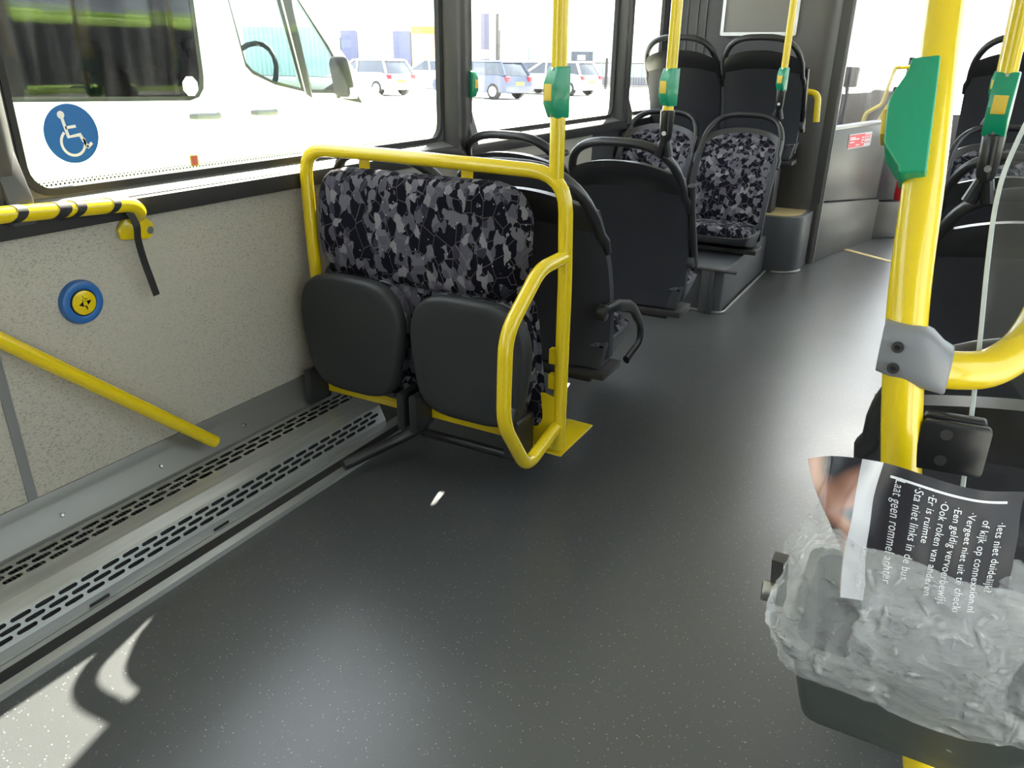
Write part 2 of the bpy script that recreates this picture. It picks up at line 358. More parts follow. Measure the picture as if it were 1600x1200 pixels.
# heater cover with slotted grille
HY0, HY1 = -1.2, 1.74
hc = empty('heater_cover', (XW+.05, .27, 0), 'long low light grey metal heater cover with rows of slots along left wall', 'heater')
def hx(x): return x-(XW+.05)
prof = [(XW+.052, .119), (XW+.062, .118), (XW+.112, .109), (XW+.150, .101), (XW+.178, .088), (XW+.182, .084), (XW+.200, .046), (XW+.203, .040), (XW+.203, .018)]
def strip(mb, a, b, rows, y0, y1, pitch=.049, slot=.0425, off=0.):
    """sheet from profile point a to b perforated with rounded slots"""
    ax, az = a; bx, bz = b
    for r in range(rows):
        t0, t1 = r/rows, (r+1)/rows
        P = lambda t, y: (hx(ax+(bx-ax)*t), y-.27, az+(bz-az)*t)
        sh = (r % 2)*pitch*.45+off; n = int((y1-y0)/pitch)+2; k0 = y0-pitch+sh
        for k in range(n):
            ya = max(y0, k0+k*pitch); yb = min(y1, k0+(k+1)*pitch)
            if yb-ya < .003: continue
            if yb-ya < pitch*.95:
                mb.add([P(t0, ya), P(t1, ya), P(t1, yb), P(t0, yb)], [(0,1,2,3)]); continue
            ym = (ya+yb)/2; tm0, tm1 = t0+(t1-t0)*.14, t0+(t1-t0)*.80; hs = slot/2; q = .0035; tm = (tm0+tm1)/2
            outer = [P(t0, ya), P(t0, ym), P(t0, yb), P(tm, yb), P(t1, yb), P(t1, ym), P(t1, ya), P(tm, ya)]
            inner = [P(tm0+.05*(t1-t0), ym-hs+q), P(tm0, ym), P(tm0+.05*(t1-t0), ym+hs-q), P(tm, ym+hs), P(tm1-.05*(t1-t0), ym+hs-q), P(tm1, ym), P(tm1-.05*(t1-t0), ym-hs+q), P(tm, ym-hs)]
            mb.add(outer+inner, [(i, (i+1) % 8, 8+(i+1) % 8, 8+i) for i in range(8)])
hm = MB(); strip(hm, prof[1], prof[2], 3, HY0, HY1); strip(hm, prof[5], prof[6], 3, HY0, HY1, off=.01)
for a, b in ((0, 1), (2, 3), (3, 4), (4, 5), (6, 7), (7, 8)):
    (ax, az), (bx, bz) = prof[a], prof[b]
    hm.add([(hx(ax), HY0-.27, az), (hx(bx), HY0-.27, bz), (hx(bx), HY1-.27, bz), (hx(ax), HY1-.27, az)], [(0,1,2,3)])
me_ = hm.build('grille_sheet', 'alu', hc, smooth=28)
bk = MB().prism([(hx(XW+.052), .107), (hx(XW+.112), .097), (hx(XW+.150), .089), (hx(XW+.172), .078), (hx(XW+.190), .036), (hx(XW+.190), .012), (hx(XW+.052), .012)], o=(0, HY0-.27, 0), U=(1,0,0), V=(0,0,1), D=(0, HY1-HY0, 0)).build('slot_backing', 'rubber', hc)  # dark backing behind the slots, its colour stands in for recess shade
fins = MB(); y = HY0
while y < HY1: fins.box(hx(XW+.06), hx(XW+.110), y-.27, y-.27+.0015, .10, .1085); y += .009
fins.build('radiator_fins', 'steel', hc, smooth=0)
for k in range(7): MB().box(hx(XW+.2032), hx(XW+.206), -1.2+k*.33-.0, -1.2+k*.33+.045, .019, .026).build('retaining_clip', 'black', hc, smooth=0)
hc2 = struct(MB().prism([(0, 0), (0, .020), (.022, .020), (.022, .017), (.0245, .017), (.0245, .020), (.045, .019), (.066, .0185), (.070, .0175), (.088, .013), (.089, 0)], o=(XW+.19, Y0, 0), U=(1,0,0), V=(0,0,1), D=(0,1.95-Y0,0)).build('baseboard_edge', 'alu', smooth=20))
struct(MB().prism([(0, .010), (0, .0215), (.026, .0195), (.026, .010)], o=(XW+.232, Y0, 0), U=(1,0,0), V=(0,0,1), D=(0,1.95-Y0,0)).build('baseboard_rubber', 'rubber', smooth=20))

# ------------------------------------------------------------------ front: podium, bulkhead, driver partition
PX = -.81
struct(MB().prism([(XW, 3.54), (PX, 3.54), (PX, 4.466), (XW, 4.466)], o=(0,0,0), U=(1,0,0), V=(0,1,0), D=(0,0,.208)).build('floor_podium', 'pod', bevel=.012))
struct(MB().tube(smoothpath([(XW, 3.532, .005), (PX+.012, 3.532, .005), (PX+.012, 4.47, .005)], .04), .007, 8).build('baseboard_podium', 'alu_dark'))
sp = [(XW, 4.47), (-.77, 4.47)]+[(-.77+.135*math.sin(a*PI/16), 4.605-.135*math.cos(a*PI/16)) for a in range(1, 9)]+[(-.63, 4.80), (XW, 4.80)]
struct(MB().prism(sp, o=(0,0,0), U=(1,0,0), V=(0,1,0), D=(0,0,.315)).build('floor_step', 'pod', bevel=.012))
inn = [(x-.006, y+.006) for x, y in sp[1:-1]]
struct(MB().tube([(x+.006, y-.006, .006) for x, y in sp[1:-2]], .008, 8).build('baseboard_step', 'alu_dark'))
struct(MB().prism([(-1.2, 4.50), (-.78, 4.50)]+[(x-.03, y+.02) for x, y in sp[3:-3]]+[(-.665, 4.78), (-1.2, 4.78)], o=(0,0,.315), U=(1,0,0), V=(0,1,0), D=(0,0,.003)).build('floor_step_edge', 'tan'))
struct(MB().box(XW, -.86, 4.82, 4.86, .0, ZC).build('wall_bulkhead', 'dark_panel'))
bw = MB()
for x in (-1.50, -1.44, -1.39): bw.box(x, x+.008, 4.812, 4.8195, .7, ZC)
bw.build('rib', 'frame_dark', bpy.data.objects['wall_bulkhead'])
# curved corner column
cv = []
for k in range(13):
    a = k/12*PI/2; cv.append((-.86+.18*math.sin(a), 4.86-.0-.04*math.cos(a)*1.0-.0+ (0 if k else 0)))
cp = [(-.90, 4.815), (-.84, 4.800), (-.78, 4.785), (-.73, 4.778), (-.69, 4.782), (-.66, 4.795), (-.645, 4.82), (-.64, 4.87), (-.66, 4.90), (-.90, 4.90)]
struct(MB().prism(cp, o=(0,0,0), U=(1,0,0), V=(0,1,0), D=(0,0,ZC)).build('wall_column', 'grey_panel', smooth=60))
D1 = Vector((-.63, 4.80, 0)); D2 = Vector((-.374, 5.78, 0)); dd = (D2-D1); L = dd.length; dn = dd.normalized(); nn = Vector((dn.y, -dn.x, 0))
def part(name, poly, m, off=0., th=.03, holes=(), bevel=.004): return MB().prism(poly, holes, o=D1+nn*off, U=dn, V=(0,0,1), D=-nn*th).build(name, m, bevel=bevel)
struct(part('wall_cab_base', [(0.004, 0), (L, 0), (L, .27), (0.004, .355)], 'grey_panel', .02, .04))
struct(part('wall_cab', [(.05, .36), (L, .275), (L, .765), (.05, .755)], 'grey_panel', .0, .03))
struct(MB().box(-.03, .03, -.03, .03, .0, ZC).build('trim_15', 'frame_dark', loc=(-.635, 4.835, 0)))
struct(MB().box(-.012, .012, -.012, .012, .0, ZC).build('trim_16', 'sill', loc=(-.602, 4.84, 0)))
struct(part('trim_17', [(.05, .755), (L, .762), (L, .782), (.05, .775)], 'sill', .012, .05))
struct(part('window_10', [(.06, .775), (L, .78), (L, 1.95), (.06, 1.95)], 'acrylic', -.01, .005, bevel=0))
struct(part('trim_18', [(.0, 1.95), (L, 1.95), (L, ZC), (0, ZC)], 'grey_panel', 0, .03))
# front inner panel beyond the partition
D3 = Vector((-.20, 5.92, 0))
def panel2(name, z0, z1, m, off=0.):
    d = D3-D2; n2 = Vector((d.y, -d.x, 0)).normalized()
    return struct(MB().prism([(0, 0), (d.length, 0), (d.length, z1-z0), (0, z1-z0)], o=D2+n2*off+Vector((0,0,z0)), U=d.normalized(), V=(0,0,1), D=-n2*.25).build(name, m, bevel=.012))
panel2('wall_console', 0, .245, 'grey_panel')
panel2('wall_console_top', .25, .60, 'dark_panel', -.03)
struct(MB().box(.0, .6, 0, .045, 0, .005).build('floor_line', 'tan', loc=(-.50, 5.33, -.003)))
bpy.data.objects['floor_line'].rotation_euler.z = -.62

# poster holder on the bulkhead
t = empty('poster_frame', (-1.08, 4.81, 1.245), 'silver framed grey notice panel high on the dark bulkhead', 'frame')
MB().prism(rrect(-.21, .21, 0, .62, .01), [rrect(-.192, .192, .018, .602, .004)], U=(1,0,0), V=(0,0,1), D=(0,-.014,0)).build('border', 'steel', t)
MB().box(-.195, .195, -.006, 0, .015, .605).build('sheet', mat('grey brown sheet', (.20, .19, .18), .55), t)
# red notice
rn = MB().prism(rrect(0, .36, 0, .085, .008), U=dn, V=(0,0,1), D=nn*.002).build('notice_sticker', 'paper_white', loc=D1+nn*.001+dn*.34+Vector((0,0,.635)))
tag(rn, 'white and red notice sticker on the grey panel below the cab window', 'sticker')
MB().prism(rrect(.008, .25, .006, .079, .004), o=nn*.002, U=dn, V=(0,0,1), D=nn*.001).build('red_field', 'red', rn)
mk = MB()
for i, (a, b, z) in enumerate([(.02, .10, .060), (.02, .16, .050), (.02, .09, .034), (.12, .17, .015), (.20, .235, .055), (.20, .235, .04), (.20, .23, .025)]): mk.prism([(a, z), (b, z), (b, z+.006), (a, z+.006)], o=nn*.003, U=dn, V=(0,0,1), D=nn*.0005)
mk.build('printed_lines', 'ink', rn)
mk = MB()
for i in range(3):
    for z in (.02, .045, .06): mk.prism([(.262+i*.03, z), (.28+i*.03, z), (.28+i*.03, z+.012), (.262+i*.03, z+.012)], o=nn*.002, U=dn, V=(0,0,1), D=nn*.0005)
mk.build('pictograms', 'red', rn)
# yellow hooked grab handle on the column
gh = MB().tube(smoothpath([(-.76, 4.775, .965), (-.76, 4.62, .965), (-.675, 4.60, .96), (-.665, 4.60, .815)], [.03, .05]), .0165, 14).build('column_grab_rail', 'yellow')
tag(gh, 'short hooked yellow grab handle on the grey column behind the raised seat', 'handle')
# driver area
t = empty('dashboard', (-.48, 6.9, 0), 'black driver dashboard seen through the cab window', 'dashboard')
MB().prism([(-.95, .001), (.02, .001), (.02, .86), (-.1, .92), (-.35, .90), (-.95, .80)], U=(1,0,0), V=(0,0,1), D=(0,.55,0)).build('console', 'black', t, bevel=.03)
MB().prism(rrect(-.66, -.38, .80, 1.06, .05), U=(1,0,0), V=(0,0,1), D=(0,.12,0)).build('instrument_hood', 'black', t, bevel=.02)
MB().tube([(-.5+.2*math.cos(a*PI/12), -.15+.05*math.sin(a*PI/12), .86+.2*math.sin(a*PI/12)) for a in range(24)], .012, 8, closed=True).build('steering_wheel', 'black', t)
t = empty('bus_seat', (-1.12, 5.75, 0), 'grey driver seat behind the cab window', 'seat')
MB().slab(lambda u, v: Vector(((u-.5)*.42*(1-.25*v), -.1-.1*v, .5+.55*v)), lambda u, v: Vector(((u-.5)*.46*(1-.25*v), -.2-.1*v, .5+.6*v))).build('backrest', 'panel_navy', t)
MB().box(-.23, .23, -.15, .3, .38, .5).build('cushion', 'panel_navy', t, bevel=.03)
MB().box(-.12, .12, -.05, .2, .0, .38).build('pedestal', 'black', t, bevel=.01)
# yellow rail by the front door
t = empty('entrance_rail', (-.44, 5.93, -.0), 'thin yellow guard rail loop beside the driver desk', 'rail')
MB().tube(smoothpath([(-.12, 0, .735), (-.11, 0, .80), (-.02, 0, .86), (.02, 0, 1.09), (.17, 0, 1.095), (.17, 0, 1.06)], .02), .0125, 10).build('rail_loop', 'yellow', t)
MB().tube(smoothpath([(-.12, 0, .735), (-.03, 0, .735), (.02, 0, .86)], .01), .0125, 10).build('lower_brace', 'yellow', t)
vl = empty('ticket_validator', (-.36, 5.92, 0), 'dark ticket device on the cab ledge beside the yellow rail', 'device')
MB().box(-.05, .07, -.03, .03, .90, .975).build('housing', 'black', vl, bevel=.012)
MB().tube([(0, 0, .60), (0, 0, .9)], .010, 8).build('stalk', 'rail', vl)
dm = empty('driver_display', (-.70, 6.02, 0), 'small black monitor on a stalk at the left of the cab window', 'monitor')
MB().box(-.06, .06, -.03, .03, .96, 1.09).build('screen', 'black', dm, bevel=.015); MB().tube([(0, 0, .001), (0, 0, .97)], .014, 8).build('stalk', 'black', dm)
cb = empty('cash_desk', (-.47, 6.14, 0), 'black box shaped cash desk beside the driver', 'desk')
MB().prism([(-.09, .001), (.10, .001), (.13, .93), (-.09, .95)], U=(1,0,0), V=(0,0,1), D=(0,.25,0)).build('cabinet', 'black', cb, bevel=.02)
ex = empty('fire_extinguisher', (-.235, 5.80, .27), 'red fire extinguisher in the dark niche beside the cab panel', 'extinguisher')
MB().tube([(0, 0, 0), (0, 0, .02), (0, 0, .16), (0, 0, .19), (0, 0, .205)], [.03, .038, .038, .025, .012], 18).build('cylinder', 'lamp_red', ex)
MB().tube([(0, 0, .2), (0, 0, .235)], .010, 8).build('valve', 'black', ex); MB().box(-.02, .045, -.006, .006, .225, .24).build('lever', 'black', ex)
pl = MB().tube([(-.345, 5.955, 0.6), (-.335, 5.955, 1.15)], .019, 12).build('stanchion', 'black'); tag(pl, 'short black upright post at the far end of the cab partition', 'post')

# ------------------------------------------------------------------ bus seats (face +Y, origin on floor at back plane)
YB = [(.20, .195), (.29, .192), (.40, .178), (.51, .145), (.58, .115), (.66, .066), (.75, 0.), (.82, -.036), (.90, -.06)]
def yb(z):
    for (a, p), (b, q) in zip(YB, YB[1:]):
        if z <= b: return p+(q-p)*max(0, (z-a)/(b-a))
    return YB[-1][1]
def hw(z): return .196+.012*min(1, max(0, (z-.25)/.35))
def wrap(s): return .040*abs(s)**4
def seat_pt(s, z, off=0.): return Vector((s*hw(z), yb(z)+wrap(s)+off, z))
def rim(s): return .797-.052*abs(s)**2.4
def seam(s): return .712-.030*abs(s)**2
def make_seat(label, group, arm=None, ped=False):
    t = empty('bus_seat', (0, 0, 0), label, 'seat', group)
    def shell(u, v, off):
        s = u*2-1; z0 = .250+.03*abs(s)**6; return seat_pt(s, z0+(seam(s)-z0)*v, off)
    MB().slab(lambda u, v: shell(u, v, 0.), lambda u, v: shell(u, v, .028), 20, 14).build('back_shell', 'panel_navy', t)
    band = lambda u, v, off: seat_pt(u*2-1, seam(u*2-1)+(rim(u*2-1)-seam(u*2-1))*v, off-(.006*math.sin(v*PI) if off < .01 else 0))
    hp = [seat_pt(1, .62, .012), seat_pt(1, .655, .012)]
    for k in range(25):
        a = k/24*PI; cx, sz = math.cos(a), math.sin(a); s = (1 if cx >= 0 else -1)*abs(cx)**.66; z = .675+.183*sz**.72
        x = s*.199; hp.append(Vector((x, yb(z)+wrap(s*.98)*(1-sz*.3)+.012, z)))
    hp += [seat_pt(-1, .655, .012), seat_pt(-1, .62, .012)]
    MB().slab(lambda u, v: band(u, v, -.002), lambda u, v: band(u, v, .03), 20, 5).tube(hp, [.010, .013]+[.0145]*(len(hp)-4)+[.013, .010], 12, flat=1.15).build('handle_frame', 'shell', t)
    def cush(u, v, off):
        s = (u*2-1)*.90; e = 1-max(abs(u*2-1), abs(v*2-1))**6
        z1 = rim(s)-.022-.06*max(0, abs(s)-.55)**1.5; z = .34+(z1-.34)*v; return Vector((s*hw(z), yb(z)+wrap(s)*.8+.028+off*e, z))
    MB().slab(lambda u, v: cush(u, v, 0), lambda u, v: cush(u, v, .028), 20, 20).build('back_cushion', 'fabric', t)
    def base(u, v, top):
        s = u*2-1; y = .205+.255*v; w = .198-.012*v*v-.02*max(0, v-.8)
        if top: return Vector((s*w, y, .322+.014*abs(s)**4-.004*v))
        return Vector((s*w*.90, y-.03*v, .246+.038*v*v))
    MB().slab(lambda u, v: base(u, v, True), lambda u, v: base(u, v, False), 12, 12).build('seat_base', 'base_grey', t, bevel=.008)
    def cu(u, v, top):
        s = u*2-1; e = (1-abs(s)**5)*(1-abs(2*v-1)**8); y = .20+.252*v; w = .188-.015*v*v
        return Vector((s*w, y, (.320 if not top else .326+.036*e**.5+.006*v)))
    MB().slab(lambda u, v: cu(u, v, True), lambda u, v: cu(u, v, False), 16, 16).build('seat_cushion', 'fabric', t)
    MB().box(-.200, .200, .190, .33, .220, .243).build('mounting_rail', 'rail', t, bevel=.003)
    if arm == 'down':
        a = MB().tube(smoothpath([(.200, .145, .447), (.226, .19, .462), (.230, .31, .430), (.230, .405, .345), (.230, .415, .285), (.216, .335, .245)], .04), .0115, 10, flat=1.5).build('armrest', 'shell', t)
        MB().disc((.193, .145, .447), (1, 0, 0), .024, .024, 16, .006).build('armrest_pivot', 'shell', a)
    if arm == 'up':
        a = MB().tube(smoothpath([(.214, .27, .40), (.216, .235, .46), (.216, .16, .60), (.214, .13, .715)], .05), .014, 10, flat=1.5).build('armrest', 'shell', t)
        MB().disc((.198, .235, .43), (1, 0, 0), .024, .026, 16, .006).build('armrest_pivot', 'base_grey', a)
    if ped:
        MB().box(.09, .175, .13, .18, 0, .13).build('pedestal', 'base_grey', t, bevel=.006)
    return t
SX = -1.01; SL = -1.41
def place(t, x, y, z=0, rz=0): t.location = (x, y, z); t.rotation_euler.z = rz; return t
G = 'single bus seats in rows'
sB = place(make_seat('navy-backed aisle seat with lowered armrest, right behind the folding seats', G, 'down'), -.972, 1.79)
sC = place(make_seat('navy-backed aisle seat with raised armrest, second row behind the folding seats', G, 'up'), -.962, 2.50)
sE = make_seat('high raised seat beside aisle, back turned, below the grey notice panel', G, 'up'); place(sE, -.945, 4.34, .366)
plain = make_seat('window seat with black hoop handle, right behind the folding seats', G); place(plain, -1.396, 1.79)
def dup(src, label, x, y, z=0, rz=0):
    o = copy_tree(src); o['label'] = label; place(o, x, y, z, rz); return o
dup(plain, 'window seat with black hoop handle, second row behind the folding seats, under the window pillar', -1.388, 2.50)
dup(plain, 'high raised seat beside the window, back turned, at the dark bulkhead', -1.378, 4.34, .366)
sD = dup(plain, 'rear-facing aisle seat with patterned cushions in front of the raised seats', -.945, 4.20, .0, PI)
dup(plain, 'rear-facing window seat with patterned cushions, partly hidden behind the handle pole', -1.380, 4.20, 0.0, PI)
# right hand side
dup(plain, 'nearest right-hand seat back, behind the clear screen and yellow pole', .187, .855)
sG = dup(plain, 'right-hand seat back second behind the clear screen, carrying a grab pole', .215, 1.97)
dup(plain, 'right-hand seat back third behind the clear screen, before the patterned seat', .215, 2.80)
dup(plain, 'right-hand rear-facing patterned seat beyond the dark seat backs', .20, 4.06, 0.0, PI)
dup(plain, 'high raised seat on the right against the bright front window', .21, 4.20, .366)
struct(MB().box(-.0, XR, 3.98, 4.9, 0, .36).build('floor_podium_right', 'pod', bevel=.012))
# hinged seat stays under the raised seats
for x in (-.945, -1.378):
    s = MB().box(-.12, .12, -.06, .06, 0, .262).build('seat_pedestal', 'dark_panel', loc=(x, 4.615, .316), bevel=.006)
    tag(s, 'dark pedestal under the raised %s seat' % ('aisle' if x > -1.2 else 'window'), 'pedestal')
s = MB().box(-.12, .12, -.06, .06, 0, .218).build('seat_pedestal', 'dark_panel', loc=(.21, 4.47, .361), bevel=.006); tag(s, 'dark pedestal under the raised seat on the right side', 'pedestal')
s = empty('seat_pedestal', (-.87, 3.62, 0), 'grey upright pedestal leg under the rear-facing patterned seats', 'pedestal')
MB().box(-.04, .0, -.11, -.085, 0, .206).build('post', 'frame_dark', s, bevel=.004)
MB().box(.0, .022, -.11, -.085, 0, .206).build('bright_edge', 'base_grey', s, bevel=.003)
MB().prism([(-.12, .204), (.12, .204), (.12, .212), (-.12, .212)], o=(0,-.11,0), U=(1,0,0), V=(0,0,1), D=(0,.03,0)).build('top_plate', 'rail', s)
# cantilever beams to the wall
for y, lb in ((2.04, 'dark cantilever beam under the first row seats'), (2.77, 'dark cantilever beam under the second row seats')):
    b = MB().box(XW+.001, -.83, y-.02, y+.02, .190, .2195).build('seat_beam', 'rail', bevel=.004); tag(b, lb, 'beam')

# ------------------------------------------------------------------ folding double seat with yellow frame
t = empty('folding_bench', (-1.18, 1.67, 0), 'double folding bench with patterned backrest, flipped-up dark seats and yellow tube frame', 'folding bench')
O = Vector((-1.18, 1.67, 0))
def L_(p): return Vector(p)-O
def lp(pts): return [L_(p) for p in pts]
FR = .0178
MB().tube(lp(smoothpath([(-1.549, 1.65, .16), (-1.549, 1.632, .62), (-1.549, 1.632, .872), (-1.28, 1.645, .870), (-.775, 1.67, .858), (-.767, 1.67, .60), (-.767, 1.67, .14)], [.08, .075, .03, .09, .03])), FR, 20).build('frame_tube', 'yellow', t)
MB().tube(lp([(-.800, 1.67, .83), (-.803, 1.672, 1.1), (-.812, 1.675, ZC-.001)]), FR, 20).build('tall_pole', 'yellow', t)
MB().tube(lp(smoothpath([(-.770, 1.672, .662), (-.775, 1.545, .657), (-.775, 1.388, .545), (-.775, 1.380, .330), (-.775, 1.50, .160), (-.772, 1.66, .205)], [.04, .05, .05, .045])), FR*.97, 20).build('side_loop', 'yellow', t)
MB().tube(lp([(-1.565, 1.63, .178), (-.86, 1.63, .178)]), .006, 4).prism([(-1.56, .158), (-.86, .158), (-.86, .186), (-1.56, .186)], o=L_((0, 1.625, 0)), U=(1,0,0), V=(0,0,1), D=(0,.005,0)).build('lower_rail', 'yellow', t)
MB().prism([(-.865, .14), (-.775, .14), (-.775, .29), (-.83, .30), (-.865, .29)], o=L_((0, 1.655, 0)), U=(1,0,0), V=(0,0,1), D=(0,.006,0)).build('gusset', 'yellow', t)
MB().box(-.90-O.x, -.752-O.x, 1.655-O.y, 1.87-O.y, .122, .129).build('foot_plate', 'yellow', t, bevel=.002)
for x in (-1.37, -1.045): MB().prism([(x-.016, .79), (x+.016, .79), (x+.016, .862), (x-.016, .862)], o=L_((0, 1.663, 0)), U=(1,0,0), V=(0,0,1), D=(0,.006,0)).build('strut', 'yellow', t)
for z in (.40, .33): MB().box(-.80-O.x, -.77-O.x, 1.662-O.y, 1.68-O.y, z-.02, z+.02).build('side_tab', 'yellow', t)
# padded backrest: upper pad with rounded outline, lower pad
def pad(cx, z0, z1, w0, w1, y0, th, rad, n=28, puff=.022, fn=None):
    def f(u, v, k):
        s = u*2-1; q = v; z = z0+(z1-z0)*v; w = w0+(w1-w0)*v
        # rounded corners
        dz = min(v, 1-v)*(z1-z0); cut = 0
        if dz < rad: cut = rad-math.sqrt(max(0, rad*rad-(rad-dz)**2))
        x = cx+s*(w-cut*min(1, abs(s)**1.2) if True else w)
        e = (1-abs(s)**8)*(1-abs(2*v-1)**8)
        return Vector((x, y0-(th*(.25+.75*e**.5) if k else 0)-(fn(s, v) if fn and k else 0), z))-O
    return MB().slab(lambda u, v: f(u, v, 1), lambda u, v: f(u, v, 0), n, n)
pad(-1.192, .525, .828, .332, .339, 1.667, .055, .10, fn=lambda s, v: .010*math.exp(-((v-.35)/.25)**2)).build('backrest', 'fabric', t, smooth=60)
pad(-1.188, .185, .560, .392, .345, 1.668, .034, .05).build('lower_back_pad', 'fabric', t, smooth=60)
def folded(cx, z0, z1, wt, wb, name):
    def out(k):      # outline: rounded top, tapered bottom
        pts = []
        for a in range(0, 41):
            th = a/40*2*PI; c_, s_ = math.cos(th), math.sin(th)
            x = (1 if c_ >= 0 else -1)*abs(c_)**.55; z = (1 if s_ >= 0 else -1)*abs(s_)**(.62 if s_ > 0 else .38)
            w = wb+(wt-wb)*min(1, (z+1)/1.15); pts.append((x*w*k, z0+(z1-z0)*(z*k+1)/2))
        return pts[:-1]
    def body(steps, m, nm):
        mb = MB(); rings = []
        for k, y in steps: rings.append([Vector((cx+p[0], y-.30*0, p[1]))-O for p in out(k)])
        vs = [q for r in rings for q in r]; n = len(rings[0]); fs = []
        for i in range(len(rings)-1):
            for j in range(n): fs.append((i*n+j, i*n+(j+1) % n, (i+1)*n+(j+1) % n, (i+1)*n+j))
        fs.append(tuple(range(n))[::-1]); fs.append(tuple((len(rings)-1)*n+j for j in range(n)))
        return mb.add(vs, fs).build(nm, m, t, smooth=50)
    p = body([(.80, 1.560), (.93, 1.558), (.975, 1.562), (1.0, 1.575), (1.0, 1.592), (.96, 1.598)], 'pan', 'seat_pan')
    body([(.93, 1.596), (.985, 1.602), (.985, 1.622), (.9, 1.632)], 'fabric', 'seat_cushion')
folded(-1.376, .205, .549, .180, .142, 'left'); folded(-.990, .205, .545, .180, .152, 'right')
for x, z in ((-1.54, .20), (-1.20, .20), (-1.158, .20), (-.838, .20)):
    MB().prism(rrect(x-.012, x+.012, .135, .250, .011), o=L_((0, 1.550, 0)), U=(1,0,0), V=(0,0,1), D=(0,.085,0)).build('hinge_arm', 'shell', t, bevel=.004)
MB().prism([(1.535, .15), (1.625, .15), (1.62, .27), (1.56, .285), (1.535, .25)], o=L_((-.862, 0, 0)), U=(0,1,0), V=(0,0,1), D=(.026,0,0)).build('hinge_arm', 'shell', t, bevel=.006)
MB().tube(lp(smoothpath([(-1.325, 1.44, .040), (-1.255, 1.60, .07), (-1.19, 1.66, .11), (-1.185, 1.66, .18)], .05)), [.017]*1+[.016]*99 if False else .0165, 12).build('under_leg', 'shell', t)
MB().tube(lp([(-1.20, 1.655, .085), (-.86, 1.66, .085)]), .014, 12).build('under_bar', 'shell', t)

# ------------------------------------------------------------------ stop buttons and poles
def stop_button(label, loc, facing, group='green stop button boxes', h=.055, dep=.030, wd=.0192, back=.0195):
    """facing: horizontal direction the button looks to; origin = pole axis"""
    f = Vector(facing).normalized(); sd = Vector((-f.y, f.x, 0)); t = empty('stop_button', loc, label, 'stop button', group)
    MB().prism([(-back, -h), (.016, -h), (dep, -h*.45), (dep, h*.35), (.016, h*.98), (-back, h)], o=-sd*wd, U=f, V=(0,0,1), D=sd*2*wd).build('housing', 'green', t, bevel=.003)
    MB().prism([(-.013, -.018), (.013, -.018), (.013, .018), (-.013, .018)], o=f*(dep-.002), U=sd, V=(0,0,1), D=f*.004).build('button', 'button', t, bevel=.0015)
    for q_ in (.88, -.88): MB().disc(f*.016+Vector((0,0,h*q_)), (f.x*.8, f.y*.8, .25*q_), .0035, .0045, 10).build('screw', 'steel', t)
    return t
def hpole(label, x, y, z0, btn, facing, lean=0., group='poles rising from the seat handles', bh=.055, bw=.0192):
    t = empty('grab_pole', (x, y, z0), label, 'pole', group)
    MB().tube([(lean*.06, 0, .06), (lean*(ZC-z0), 0, ZC-z0-.001)], .0172, 18).build('tube', 'yellow', t)
    MB().tube([(0, 0, .03), (0, 0, .05), (lean*.13, 0, .125), (lean*.13, 0, .128)], [.014, .0195, .022, .020], 18).build('socket', 'black', t)
    MB().disc((0, -.022, .060), (0, 1, 0), .007, .044, 12).build('bolt', 'steel', t)
    MB().tube([(-.020, .004, -.012), (-.006, 0, .035)], [.015, .012], 10).tube([(.016, .004, -.012), (.006, 0, .035)], [.014, .012], 10).build('bracket', 'black', t)
    stop_button(btn, (x+lean*(1.03-z0), y, 1.03), facing, h=bh, wd=bw)
    return t
hpole('yellow pole on the second-row aisle seat handle with green button box', -.798, 2.455, .835, 'green stop button box on the pole of the second-row aisle seat', (-.42, -.9, 0))
hpole('yellow pole on the rear-facing aisle seat handle near the poster frame', -.800, 4.235, .855, 'small green stop button box on the farther left-side pole, before the grey notice panel', (-.3, -.95, 0))
hpole('yellow pole rising from right-hand seat handle behind the clear screen', .075, 1.93, .845, 'green stop button box on the right-hand pole, large yellow button facing out', (-.12, -.99, 0), -.02, bh=.062, bw=.021)
hpole('thin slice of yellow pole just left of the right-hand pole, farther back', .125, 4.10, .875, 'green stop button box half hidden behind the right-hand button box', (-.5, -.9, 0), -.02)
stop_button('green stop button box on the tall pole of the yellow folding seat frame', (-.803, 1.672, 1.035), (-.42, -.9, 0))
# small one on the window pillar
t = empty('stop_button', (XW+.044, 2.53, 1.02), 'small green stop button box on the dark window pillar', 'stop button', 'green stop button boxes')
MB().prism([(0, -.045), (.012, -.045), (.022, -.02), (.022, .02), (.012, .042), (0, .045)], o=(0,-.016,0), U=(1,0,0), V=(0,0,1), D=(0,.032,0)).build('housing', 'green', t, bevel=.003)
MB().box(.021, .025, -.009, .009, -.014, .014).build('button', 'button', t)
t = empty('stop_button', (XW+.002, 2.98, .66), 'little green button low on cream wall beside the second-row window seat', 'stop button', 'green stop button boxes')
MB().box(0, .02, -.02, .02, -.025, .025).build('housing', 'green', t, bevel=.003)
# grey grab bar on the wall under the second window
t = empty('wall_grab_bar', (XW, 3.15, .71), 'grey grab bar on the wall under the second window', 'grab bar')
MB().tube(smoothpath([(0, -.20, 0), (.055, -.20, 0), (.06, .20, .0), (0, .20, 0)], .04), .014, 12).build('bar', 'base_grey', t)

